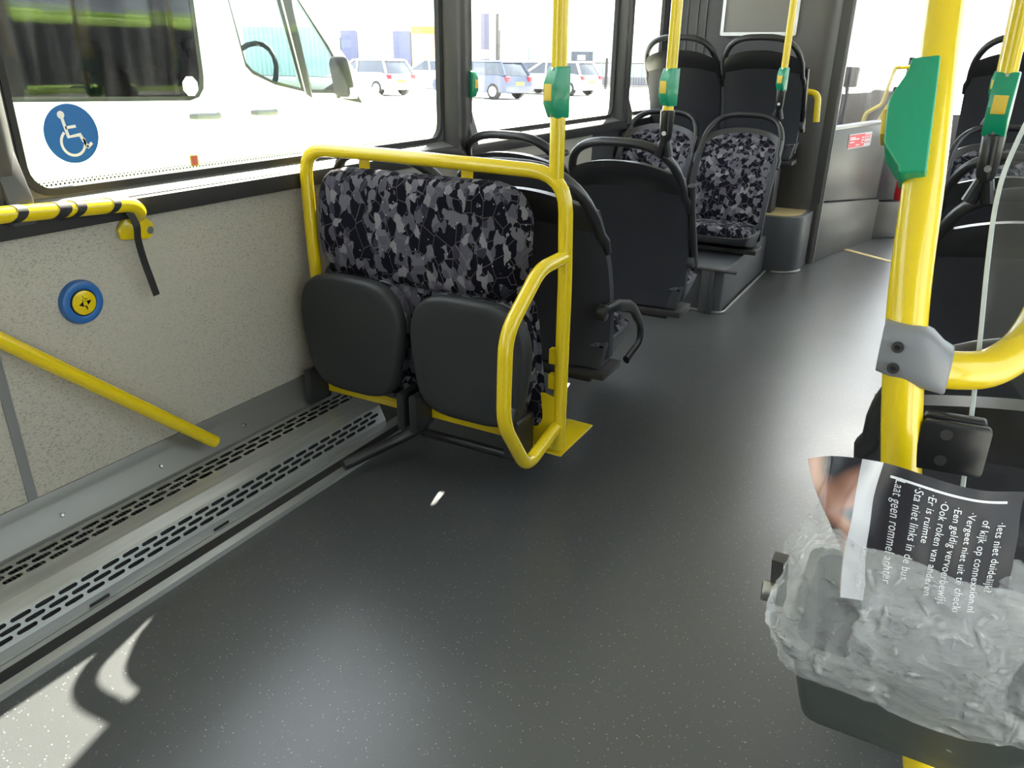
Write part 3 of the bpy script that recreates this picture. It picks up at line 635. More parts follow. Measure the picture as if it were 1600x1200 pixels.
# near door pole
def bez(pts, n=5): return pts
NP = [(-.045, .955, 1.25), (-.033, .915, 1.158), (-.026, .868, 1.091), (-.016, .814, 1.002), (-.008, .772, .915), (.003, .748, .837), (.020, .742, .741), (.055, .732, .58), (.100, .721, .43), (.14, .712, .25), (.18, .70, .0)]
NP = [(-.20, 1.40, ZC-.002), (-.075, 1.06, 1.46)]+NP
np_ = empty('door_pole', (.18, .70, 0), 'thick leaning yellow door pole in the right foreground', 'pole')
def nl(p): return Vector(p)-Vector((.18, .70, 0))
def catmull(P, n=5):
    P = [Vector(p) for p in P]; out = []
    for i in range(len(P)-1):
        p0, p1, p2, p3 = P[max(i-1, 0)], P[i], P[i+1], P[min(i+2, len(P)-1)]
        for k in range(n):
            t = k/n; out.append(.5*((2*p1)+(-p0+p2)*t+(2*p0-5*p1+4*p2-p3)*t*t+(-p0+3*p1-3*p2+p3)*t**3))
    out.append(P[-1]); return out
MB().tube([nl(p) for p in catmull(NP)], .0178, 28).build('tube', 'yellow', np_)
MB().disc((0, 0, 0), (0, 0, 1), .04, .006, 24).build('floor_flange', 'yellow', np_)
# big green box seen from its side
ax = Vector((-.022, .832, 1.052)); pdir = (Vector((-.033, .915, 1.158))-Vector((-.008, .772, .915))).normalized()
fdir = Vector((-1, .05, 0)); fdir = (fdir-pdir*fdir.dot(pdir)).normalized(); sdir = fdir.cross(pdir)
t = empty('stop_button', ax, 'large green stop button box seen from the side on the foreground door pole', 'stop button', 'green stop button boxes')
MB().prism([(-.003, .056), (.0205, .055), (.0215, .046), (.0245, .038), (.0285, .030), (.0330, .021), (.0352, .014), (.0355, .006), (.0348, -.024), (.0335, -.029), (.024, -.0445), (.0205, -.049), (.0195, -.056), (-.003, -.056)], o=-sdir*.0195, U=fdir, V=pdir, D=sdir*.039).build('housing', 'green', t, bevel=.0022, bseg=3)
MB().prism([(.034, -.015), (.0395, -.015), (.0395, .0095), (.034, .0095)], o=-sdir*.012, U=fdir, V=pdir, D=sdir*.024).build('button', 'button', t, bevel=.001)
# clamp + curved handrail
t = empty('curved_handrail', (.03, .76, .846), 'curved yellow handrail sweeping up from the grey clamp on the door pole', 'handrail')
o0 = Vector((.03, .76, .846))
HR = catmull([(.022, .755, .846), (.045, .765, .8445), (.068, .779, .846), (.086, .794, .857), (.0985, .808, .875), (.106, .822, .905), (.108, .835, .95), (.106, .85, 1.02), (.10, .88, 1.15)])
MB().tube([p-o0 for p in HR], .0178, 24).build('tube', 'yellow', t)
t = empty('pole_clamp', (.003, .750, .862), 'grey cast two-bolt clamp joining handrail to the foreground door pole', 'clamp')
def clampf(u, v):
    pass
cl = MB(); Lc = .052
for i in range(9):
    pass
def ring(cx, ry, rz, zc=0., yo=0.):
    return [Vector((cx, yo+ry*(1 if math.cos(a) >= 0 else -1)*abs(math.cos(a))**.6, zc+rz*(1 if math.sin(a) >= 0 else -1)*abs(math.sin(a))**.6)) for a in [2*PI*k/32 for k in range(32)]]
rs = [ring(-.024, .012, .020, .001), ring(-.0235, .020, .024, .001), ring(-.012, .0235, .0255, 0), ring(.004, .0235, .0265, -.002), ring(.016, .0225, .0262, -.006), ring(.026, .0215, .0225, -.012, .003), ring(.034, .0208, .0212, -.0155, .006), ring(.0355, .0195, .02, -.0155, .0065)]
vs = [q for r in rs for q in r]; fs = []
for i in range(len(rs)-1):
    for k in range(32): fs.append((i*32+k, i*32+(k+1) % 32, (i+1)*32+(k+1) % 32, (i+1)*32+k))
fs += [tuple(range(32)), tuple(7*32+k for k in range(32))]
MB().add(vs, fs).build('body', 'clamp', t, smooth=60)
for z in (.0075, -.0125): 
    b = MB().disc((-.0095, -.0235, z), (0, -1, 0), .0052, .0016, 20).build('bolt', 'rail', t); MB().disc((-.0095, -.0251, z), (0, -1, 0), .0026, .0004, 6).build('socket', 'black', b)
# screen with bracket
t = empty('draught_screen', (.06, .80, .2), 'clear rigid draught screen with bright edge right of the door pole', 'screen')
ts = Vector((.06, .80, .2)); 
SP = [(.076, .70), (.070, .76), (.060, .854), (.050, .935), (.0455, .99), (.049, 1.03), (.065, 1.10), (.75, 1.16), (.75, .70)]
yk = lambda z: .765+(z-.80)*.33
MB().prism(SP, o=(0, 0, 0), U=(1,0,0), V=(0,.33,1), D=(0,.006,0)).build('panel', 'acrylic', t, loc=-ts+Vector((0, .765-.8*.33, 0)))
ed = MB()
edge = catmull([(x, .764+.003+(z-.80)*.33, z) for x, z in SP[0:7]], 6)
ed.tube([p-ts for p in edge], .0021, 8, flat=.5, ref=(0, 1, 0)).build('bright_edge', 'glass_edge', t)
t = empty('screen_bracket', (.055, .742, .78), 'black two-screw bracket holding the clear screen to the door pole', 'bracket')
MB().prism(rrect(-.028, .028, -.024, .023, .005), o=(0,-.006,0), U=(1,.12,0), V=(0,.1,1), D=(0,.007,0)).build('front_plate', 'black', t, bevel=.0015)
MB().prism(rrect(-.028, .024, -.022, .024, .004), o=(0,.006,.0), U=(1,.12,0), V=(0,.1,1), D=(0,.012,0)).build('back_plate', 'black', t, bevel=.001)
for z in (.012, -.013):
    b = MB().disc((-.007, -.0068+z*.1, z), (0, -1, 0), .0052, .001, 20).build('screw', 'rail', t)

# ------------------------------------------------------------------ wheelchair bay fittings on the left wall
t = empty('wall_handrail', (XW, 1.11, .75), 'yellow wall handrail wound with black tape ending in a bolted foot', 'handrail')
o0 = Vector((XW, 1.11, .75))
rail = smoothpath([(-1.545, .30, .835), (-1.545, .75, .823), (-1.550, 1.085, .800), (-1.565, 1.115, .775), (-1.607, 1.118, .757)], [.02, .03, .02])
MB().tube([p-o0 for p in rail], .0165, 20).build('tube', 'yellow', t)
MB().prism([(-.035, -.035), (.035, -.045), (.052, -.028), (.050, -.008), (.018, .022), (-.012, .022), (-.04, -.012)], o=(0.001, .005, 0), U=(0,1,0), V=(0,0,1), D=(.012,0,0)).build('foot', 'yellow', t, bevel=.004)
MB().disc((.013, .043, -.024), (1, 0, 0), .0085, .003, 18).build('bolt', 'steel', t)
tp = MB()
def along(y): 
    for a, b in zip(rail, rail[1:]):
        if a.y <= y <= b.y: return a+(b-a)*((y-a.y)/(b.y-a.y))
    return rail[-1]
for yc, wd in ((.825, .020), (.91, .026), (.945, .020), (1.025, .017)):
    pts = []
    for k in range(33):
        th = k/32*2*PI; 
        pts.append((yc, th))
    A = [];
    for side in (-1, 1):
        for k in range(32):
            th = k/32*2*PI; y = yc+side*wd*.5+.018*math.sin(th+1.0); c0 = along(y)-o0
            A.append(c0+Vector((math.cos(th), 0, math.sin(th)))*.0176)
    tp.add(A, [(k, (k+1) % 32, 32+(k+1) % 32, 32+k) for k in range(32)])
tp.build('black_tape', 'rubber', t, smooth=40)
rb = MB(); 
pth = [(-1.548, 1.075, .785), (-1.540, 1.082, .755), (-1.552, 1.088, .72), (-1.566, 1.103, .67), (-1.574, 1.118, .62), (-1.577, 1.128, .578)]
A = catmull(pth, 5); vs = []
for p in A: vs += [p+Vector((0, -.0085, -.001)), p+Vector((0, .0085, .001)), p+Vector((-.0015, .0085, .001)), p+Vector((-.0015, -.0085, -.001))]
fs = []
for i in range(len(A)-1):
    for k in range(4): fs.append((i*4+k, i*4+(k+1) % 4, i*4+4+(k+1) % 4, i*4+4+k))
fs += [(0,1,2,3), (len(vs)-4, len(vs)-3, len(vs)-2, len(vs)-1)]
s = rb.add(vs, fs).build('hanging_strap', 'rubber'); tag(s, 'narrow black strap hanging from the taped handrail end', 'strap')
b = MB().tube([(-1.592, .35, .93), (-1.585, .757, .585), (-1.545, 1.20, .165)], [.0165]*3, 20).build('folding_bar', 'yellow', bevel=.0)
b = tag(b, 'slanting yellow bar leaning down along cream wall to the skirting', 'bar')
# wheelchair call button
t = empty('wheelchair_button', (XW, .961, .600), 'round blue wall button with yellow centre and tiny wheelchair symbol', 'button')
def lathe_x(prof, seg=40):
    vs = []; n = len(prof)
    for k in range(seg):
        a = 2*PI*k/seg
        for r, x in prof: vs.append((x, r*math.cos(a), r*math.sin(a)))
    fs = [(k*n+i, ((k+1) % seg)*n+i, ((k+1) % seg)*n+i+1, k*n+i+1) for k in range(seg) for i in range(n-1)]
    return MB().add(vs, fs)
lathe_x([(.049, 0), (.049, .006), (.046, .013), (.038, .016), (.031, .014), (.029, .010), (.0, .010)]).build('blue_ring', 'blue_btn', t, smooth=40)
MB().disc((.010, 0, 0), (1, 0, 0), .0285, .004, 36).build('black_gap', 'black', t)
MB().disc((.011, 0, 0), (1, 0, 0), .0268, .006, 36, .001).build('yellow_centre', 'yellow', t)
s = MB()
pr = lambda pts: s.prism(pts, o=(.0171, 0, 0), U=(0,1,0), V=(0,0,1), D=(.0006, 0, 0))
pr([(-.014, -.003), (-.003, -.0085), (-.004, .004)]); pr([(.005, .001), (.007, -.006), (.0155, .002), ]) ; pr([(.004, .003), (.0155, .004), (.007, -.005)])
pr([(.001, -.005), (.004, -.0095), (.0045, -.016), (.002, -.016), (.0012, -.011), (-.001, -.009)])
s.tube([(.0173, -.003, .016), (.0173, -.001, .010), (.0173, .005, .009), (.0173, .008, .006)], .0007, 6).tube([(.0173, -.0005+.004*math.cos(a*PI/6), .0075+.004*math.sin(a*PI/6)) for a in range(5, 13)], .0006, 6)
s.build('symbols', 'black', t, smooth=0)
# wheelchair sticker on the window
t = empty('wheelchair_sticker', (XW-.0255, 1.036, .946), 'round blue wheelchair sticker with white figure on the first window', 'sticker')
MB().disc((0, 0, 0), (1, 0, 0), .060, .0006, 56).build('blue_disc', 'blue', t)
s = MB()
def stroke(pts, w):
    pts = [Vector((p[0], p[1])) for p in pts]; Lf = []; Rt = []
    for i, p in enumerate(pts):
        a = pts[max(i-1, 0)]; b = pts[min(i+1, len(pts)-1)]; d = (b-a).normalized(); n = Vector((-d.y, d.x))
        sc_ = 1.
        if 0 < i < len(pts)-1:
            d1 = (p-a).normalized(); sc_ = 1/max(.5, abs(Vector((-d1.y, d1.x)).dot(n)))
        Lf.append(tuple(p+n*w/2*sc_)); Rt.append(tuple(p-n*w/2*sc_))
    for i in range(len(pts)-1): s.prism([Lf[i], Lf[i+1], Rt[i+1], Rt[i]], o=(.0007, 0, 0), U=(0,1,0), V=(0,0,1), D=(.0004, 0, 0))
s.prism(circ(-.0165, .0385, .0078, 20), o=(.0007, 0, 0), U=(0,1,0), V=(0,0,1), D=(.0004, 0, 0))
stroke([(-.0155, .032), (-.009, -.006), (.017, -.003), (.030, -.0305)], .0066); stroke([(.0285, -.0305), (.041, -.0215)], .0066)
stroke([(-.0125, .0125), (.0115, .0145)], .0060)
stroke([(-.0165+.0, .0035)]+[(-.001+.026*math.cos(math.radians(a)), -.018+.026*math.sin(math.radians(a))) for a in range(140, 375, 9)], .0056)
s.build('wheelchair_figure', 'white', t, smooth=0)
t = tag(MB().box(0, .001, -.012, .012, -.013, .013).build('window_sticker', 'button', loc=(XW-.0255, 1.337, .862)), 'tiny red and yellow sticker low on the first window', 'sticker')
MB().box(.001, .0015, -.008, .008, -.0105, .0105).build('red_square', mat('pale red print', (.75, .16, .1), .5), t)

# ------------------------------------------------------------------ bin, liner and crumpled poster
BX0, BX1, BY0, BY1, BZ = -.036, .175, .548, .700, .662
t = empty('waste_bin', ((BX0+BX1)/2, .64, .48), 'dark green plastic waste bin hung on the door pole', 'bin'); bo = Vector(((BX0+BX1)/2, .64, .48))
def brect(k, z, g_=0.):
    # k 0 bottom .. 1 top
    x0 = -.018+(BX0+.018)*k-g_; x1 = .135+(BX1-.135)*k+g_; y0 = .640+(BY0-.640)*k-g_; y1 = .692+(BY1-.692)*k+g_
    return [Vector((a, b, z))-bo for a, b in rrect(x0, x1, y0, y1, .018, 4)]
def loft(rings, cap0=True, cap1=False):
    n = len(rings[0]); vs = [q for r in rings for q in r]; fs = []
    for i in range(len(rings)-1):
        for j in range(n): fs.append((i*n+j, i*n+(j+1) % n, (i+1)*n+(j+1) % n, (i+1)*n+j))
    if cap0: fs.append(tuple(range(n))[::-1])
    if cap1: fs.append(tuple((len(rings)-1)*n+j for j in range(n)))
    return MB().add(vs, fs)
loft([brect(0, .505), brect(0, .507, .003), brect(.25, .54, .002), brect(1, BZ-.012), brect(1, BZ-.012, .006), brect(1, BZ, .006), brect(1, BZ, -.003), brect(0, .511, -.003)], True, True).build('body', 'bin', t, smooth=40)
hb = MB().prism([(-.05, .655), (-.062, .655), (-.066, .700), (-.054, .700)], o=Vector((0, .60, 0))-bo, U=(1,0,0), V=(0,0,1), D=(0,.015,0)).build('hinge_plate', 'rail', t)
MB().disc(Vector((-.058, .600, .668))-bo, (-1, -.2, 0), .009, .012, 20, .001).build('hinge_bolt', 'steel', t)
MB().box(.05-bo.x, .10-bo.x, .698-bo.y, .715-bo.y, .60-bo.z, .65-bo.z).build('pole_bracket', 'black', t)

# poster
PA, PB, PC, PD = Vector((-.060, .628, .793)), Vector((.112, .700, .772)), Vector((.120, .640, .63)), Vector((-.046, .572, .64))
pn = (PB-PA).cross(PD-PA).normalized()
if pn.y > 0: pn = -pn
def paper(u, v):
    p = PA*(1-u)*(1-v)+PB*u*(1-v)+PC*u*v+PD*(1-u)*v
    d = .010*math.sin(u*PI)*(1-.4*v)
    fx = .0045*math.sin((u*9+v*4.5))*math.exp(-((u-.36)/.12)**2)*3*(1-v*.8)      # fold near the figure side
    d += fx+.0018*noise.noise(Vector((u*7, v*5, 1)))*2
    d += .018*max(0, .12-u)/.12*(1-v)                                     # curling corner
    top = -.012*math.exp(-((u-.05)/.10)**2)*0
    return p+pn*d+Vector((0, 0, .006*math.sin(u*6.0)*(1-v)-.004*max(0, .3-u)))
t = empty('crumpled_poster', PD, 'crumpled black poster with white Dutch text stuffed in the bin liner', 'poster')
def pgrid(u0, u1, v0, v1, off, nu=40, nv=24, slant=0.):
    f = lambda u, v, o_: paper(u0+(u1-u0)*u, (v0+(v1-v0)*v)*(.72 if v1 == 1 else 1))+pn*(off+o_)-PD
    return MB().slab(lambda u, v: f(u, v, .0002), lambda u, v: f(u, v, -.0002), nu, nv)
UW0, UW1 = .245, .345
pgrid(UW1, 1, 0, 1, 0).build('black_print', mat('glossy black poster print', (.020, .018, .024), .42, spec=.3), t, smooth=60)
pgrid(UW0, UW1, 0, 1, 0).build('white_border', 'paper_white', t, smooth=60)
m = mat('blurred printed photograph', rough=.25, coat=.3); g = NT(m); c = g.coord()
n_ = g.noise(c, 17, 1).outputs[0]
g.l(g.ramp(n_, [(.36, (.02, .02, .025)), (.44, (.28, .13, .09)), (.52, (.45, .26, .2)), (.58, (.16, .19, .22)), (.66, (.10, .26, .33))]), g.b.inputs['Base Color'])
fp = lambda u, v, o_: paper((.30*min(1, v/.5)**1.2)*(1-u)*.8+UW0*u if v < .9 else UW0*(.9+.1*u), v)+pn*o_-PD
MB().slab(lambda u, v: fp(u, v*.7, .0002), lambda u, v: fp(u, v*.7, -.0002), 20, 24).build('printed_photo', m, t, smooth=60)
pgrid(.40, .93, .055, .068, .0006, 30, 1).build('white_rule', 'ink', t, smooth=60)
# text, each line running down the sheet
lines = [('Iets niet duidelijk?', .895, .17), ('of kijk op connexxion.nl', .825, .165), ('Vergeet niet uit te checken', .755, .13), ('Een geldig vervoerbewijs', .685, .115), ('Ook roken van anderen', .620, .10), ('Er is ruimte', .560, .085), ('Sta niet links in de bus', .500, .07), ('Laat geen rommel achter', .425, .05)]
dg = bpy.context.evaluated_depsgraph_get()
Wp = ((PB-PA).length+(PC-PD).length)/2; Hp = ((PD-PA).length+(PC-PB).length)/2
for txt, u0, v0 in lines:
    cu = bpy.data.curves.new('txt', 'FONT'); cu.body = ('' if txt.startswith('of') else '\u00b7')+txt; cu.size = .0098; cu.resolution_u = 3; cu.space_character = 1.05
    ob = bpy.data.objects.new('txt', cu); COL.objects.link(ob); bpy.context.view_layer.update()
    me = bpy.data.meshes.new_from_object(ob.evaluated_get(bpy.context.evaluated_depsgraph_get()))
    bpy.data.objects.remove(ob); bmm = bmesh.new(); bmm.from_mesh(me); bmesh.ops.subdivide_edges(bmm, edges=[e for e in bmm.edges if e.calc_length() > .004], cuts=1)
    for v_ in bmm.verts: v_.co.x *= .82
    kill = [v for v in bmm.verts if v0+v.co.x/Hp > .70]; bmesh.ops.delete(bmm, geom=kill, context='VERTS')
    for v in bmm.verts:
        u = u0+(v.co.y)/Wp-.02*(v.co.x/Hp); w = v0+v.co.x/Hp; v.co = paper(u, w)+pn*.0008-PD
    bmm.to_mesh(me); bmm.free(); me.materials.append(M['ink']); o = bpy.data.objects.new('text_line', me); COL.objects.link(o); o.parent = t

# liner
def rimpt(th, g_):
    """rounded rectangle around the rim"""
    cx, cy = (BX0+BX1)/2, (BY0+BY1)/2; hx_, hy_ = (BX1-BX0)/2+g_, (BY1-BY0)/2+g_; p = .42
    c_, s_ = math.cos(th), math.sin(th)
    return Vector((cx+hx_*(1 if c_ >= 0 else -1)*abs(c_)**p, cy+hy_*(1 if s_ >= 0 else -1)*abs(s_)**p, 0))
def liner(u, v):
    th = u*2*PI; left = max(0, -math.cos(th)); front = max(0, -math.sin(th)); back = max(0, math.sin(th))
    # profile: (outset, height above rim)
    crest = .030+.060*left**1.5*(.5+.5*max(0, .3+math.sin(th)))+.012*back+.055*front
    prof_ = [(.010+.002*left, -.022+.030*max(0, math.cos(th))), (.014+.004*left, -.008), (.015+.006*left, .010), (.008, crest*.7), (-.006, crest), (-.022, crest*1.02+.004), (-.040, crest*.85), (-.050, crest*.3-.01), (-.052, -.05), (-.058, -.10)]
    k = v*(len(prof_)-1); i = min(int(k), len(prof_)-2); f = k-i; f = f*f*(3-2*f)
    g_, h = [prof_[i][j]*(1-f)+prof_[i+1][j]*f for j in (0, 1)]
    p = rimpt(th, g_); p.z = BZ+h
    q = p*22; a = noise.noise(q); r = 1-abs(noise.noise(p*38+Vector((3, 1, 2))))*2; r2 = 1-abs(noise.noise(p*85))*2; r3 = 1-abs(noise.noise(p*190))*2
    d = Vector((noise.noise(q+Vector((9, 0, 0))), noise.noise(q+Vector((0, 9, 0))), noise.noise(q+Vector((0, 0, 9)))))
    amp = .006 if v < .75 else .003
    out = (rimpt(th, .01)-rimpt(th, 0)).normalized()
    return p+d*amp+out*(.0050*r+.0026*r2+.0009*r3)+Vector((0, 0, .003*r))
nu, nv = 420, 150
vs = [liner(i/nu, j/nv)-bo for j in range(nv+1) for i in range(nu)]
fs = [(j*nu+i, j*nu+(i+1) % nu, (j+1)*nu+(i+1) % nu, (j+1)*nu+i) for j in range(nv) for i in range(nu)]
bl = MB().add(vs, fs).build('bin_liner', 'film', smooth=180, loc=bo); tag(bl, 'translucent white plastic bag draped over the rim of the bin', 'plastic bag')

# ------------------------------------------------------------------ outside
ZG = -.32
gnd = struct(MB().box(-140, 90, -40, 160, ZG-.1, ZG).build('ground', 'asphalt'))
# own bus body skin and roof edge
struct(MB().box(XW-.065, XW-.052, Y0-.05, YF+.05, ZG+.15, .775).build('wall_left_skin', mat('lime bus paint', (.35, .55, .08), .3, coat=.4)))
# van
vn = empty('van', (-3.0, 0, ZG), 'large white van parked close outside the first window', 'van'); vo = Vector((-3.0, 0, ZG))
VW = 1.95
side = [(-2.1, .0), (4.62, .0), (4.74, .22), (4.70, .55), (4.40, .74), (3.85, .90), (3.66, 1.00), (3.52, 1.13), (3.25, 1.40), (2.90, 1.78), (2.6, 2.02), (2.2, 2.14), (-2.0, 2.20), (-2.1, 2.1)]
def clipr(y0, y1, z0, z1, r): return rrect(y0, y1, z0, z1, r, 6)
rearwin = [(2.572, 1.62), (2.575, 1.3), (2.575, 1.02), (2.565, .965), (2.535, .932), (2.48, .918), (1.1, .955), (1.1, 1.62)]
rearwin2 = [(.95, 1.62), (.95, .958), (-.6, .99), (-.6, 1.62)]
cabwin = [(2.76, 1.34), (2.74, 1.60), (2.98, 1.60), (3.07, 1.47), (3.10, 1.36), (3.212, .935), (3.0, .975), (2.86, 1.025), (2.82, 1.06)]
triwin = [(3.165, 1.34), (3.155, 1.44), (3.42, 1.16), (3.50, 1.05), (3.53, .92), (3.255, .93)]
holes = [rearwin, rearwin2, cabwin, triwin]
for x, nm in ((0, 'side_panel'), (-VW, 'side_panel')):
    MB().prism(side, holes, o=(x, 0, -ZG), U=(0,1,0), V=(0,0,1), D=(-.04 if x == 0 else .04, 0, 0)).build(nm, 'van_white', vn, smooth=30)
for h, mm in ((rearwin, 'van_glass'), (rearwin2, 'van_glass'), (cabwin, 'cab_glass'), (triwin, 'cab_glass')):
    for x in (-.012, -VW+.012):
        cy = sum(p[0] for p in h)/len(h); cz = sum(p[1] for p in h)/len(h)
        w = MB().prism([(cy+(a-cy)*1.02, cz+(b-cz)*1.02) for a, b in h], o=(x, 0, -ZG), U=(0,1,0), V=(0,0,1), D=(-.004, 0, 0)).build('side_window', mm, vn, smooth=0)
        if mm == 'cab_glass' or True:
            MB().prism(h, [[(cy+(a-cy)*(1-.025/max(.15, abs(a-cy)+.1)), cz+(b-cz)*(1-.025/max(.15, abs(b-cz)+.1))) for a, b in h]], o=(x+.004, 0, -ZG), U=(0,1,0), V=(0,0,1), D=(-.006, 0, 0)).build('window_seal', 'rubber', w, smooth=0)
sk = MB()
for a, b in zip(side[1:], side[2:]+side[:1]):
    if a == side[5+1-1] or (a[1] >= 1.0 and a[1] <= 1.9 and a[0] > 2.7): continue
    if a[1] == .0 and b[1] == .0: continue
    sk.add([(-.02, a[0], a[1]-ZG), (-.02, b[0], b[1]-ZG), (-VW+.02, b[0], b[1]-ZG), (-VW+.02, a[0], a[1]-ZG)], [(0,1,2,3)])
sk.add([(-.02, 3.85, .90-ZG), (-.02, 3.66, 1.0-ZG), (-VW+.02, 3.66, 1.0-ZG), (-VW+.02, 3.85, .9-ZG)], [(0,1,2,3)])
sk.build('roof_and_bonnet', 'van_white', vn, smooth=40)
ws = [(-.03, 3.64, 1.0-ZG), (-.06, 2.72, 1.93-ZG), (-VW+.06, 2.72, 1.93-ZG), (-VW+.03, 3.64, 1.0-ZG)]
MB().add(ws, [(0,1,2,3)]).build('windscreen', 'cab_glass', vn, smooth=0)
MB().prism([(3.09, 1.42), (3.15, 1.42), (3.255, .905), (3.215, .925)], o=(.003, 0, -ZG), U=(0,1,0), V=(0,0,1), D=(-.006,0,0)).build('window_divider', 'rubber', vn)
MB().prism([(3.46, 1.08), (3.56, .98), (3.66, .865), (3.45, .90), (3.44, .97)], o=(.004, 0, -ZG), U=(0,1,0), V=(0,0,1), D=(-.006,0,0)).build('mirror_mount', 'rubber', vn)
mr = MB().prism([(3.40, .92), (3.45, .89), (3.465, .97), (3.43, 1.10), (3.40, 1.115), (3.37, 1.08)], o=(.02, 0, -ZG), U=(0,1,0), V=(0,0,1), D=(.10,0,0)).build('mirror', 'rubber', vn, bevel=.02)
MB().box(.05, .125, 3.42, 3.472, .90-ZG, .955-ZG).build('indicator', 'white', mr)
for y in (2.54, 2.90): MB().tube([(.004, y-.08, .852-ZG), (.022, y-.06, .852-ZG), (.022, y+.055, .848-ZG), (.004, y+.08, .848-ZG)], [.010, .013, .013, .016], 10).build('door_handle', mat('grey van handle', (.10, .105, .12), .5), vn)
oc = MB().prism([(p[0], p[1]) for p in circ(2.488, .978, .043, 8, 22, 382)], o=(.001, 0, -ZG), U=(0,1,0), V=(0,0,1), D=(.001,0,0)).build('octagon_sticker', 'white', vn)
MB().box(-VW+.05, -.05, -2.0, 3.3, .12-ZG, .16-ZG).box(-VW+.05, -.05, -1.0, 2.2, .16-ZG, .80-ZG).build('interior_floor', 'rubber', vn)
MB().box(-VW+.05, -.05, 2.63, 2.66, .2-ZG, 2.0-ZG).build('added_partition', 'rubber', vn)  # added unseen partition, blocks light so the rear windows look dark
for y in (.2, 1.1, 1.9):
    MB().prism([(y, .6), (y+.1, .6), (y+.02, 1.22), (y-.08, 1.22)], o=(-.5, 0, -ZG), U=(0,1,0), V=(0,0,1), D=(-1.1,0,0)).build('passenger_seat', 'panel_navy', vn, bevel=.03)
MB().prism([(2.62, .6), (2.75, .6), (2.80, 1.0), (2.70, 1.12), (2.60, 1.0)], o=(-.25, 0, -ZG), U=(0,1,0), V=(0,0,1), D=(-.5,0,0)).prism([(2.66, 1.08), (2.74, 1.08), (2.73, 1.28), (2.64, 1.28)], o=(-.38, 0, -ZG), U=(0,1,0), V=(0,0,1), D=(-.24,0,0)).build('front_seat', mat('grey van seat', (.12, .13, .14), .8), vn, bevel=.03)
MB().prism([(3.3, .5), (3.7, .5), (3.75, .97), (3.55, 1.0), (3.35, .92)], o=(-.06, 0, -ZG), U=(0,1,0), V=(0,0,1), D=(-VW+.12,0,0)).build('dashboard', 'rubber', vn, bevel=.02)
MB().tube([(-.42+.19*math.cos(a*PI/10), 3.24+.07*math.sin(a*PI/10), 1.0-ZG+.17*math.sin(a*PI/10)) for a in range(20)], .014, 8, closed=True).build('steering_wheel', 'rubber', vn)
for y in (-1.1, 3.75):
    for x in (-.02, -VW+.24): MB().disc((x, y, .33), (-1, 0, 0), .33, .22, 28, .03).build('wheel', 'tyre', vn)

def wheel(mb, c, r, w): mb.disc(c, (0, -1, 0), r, w, 24, .03)
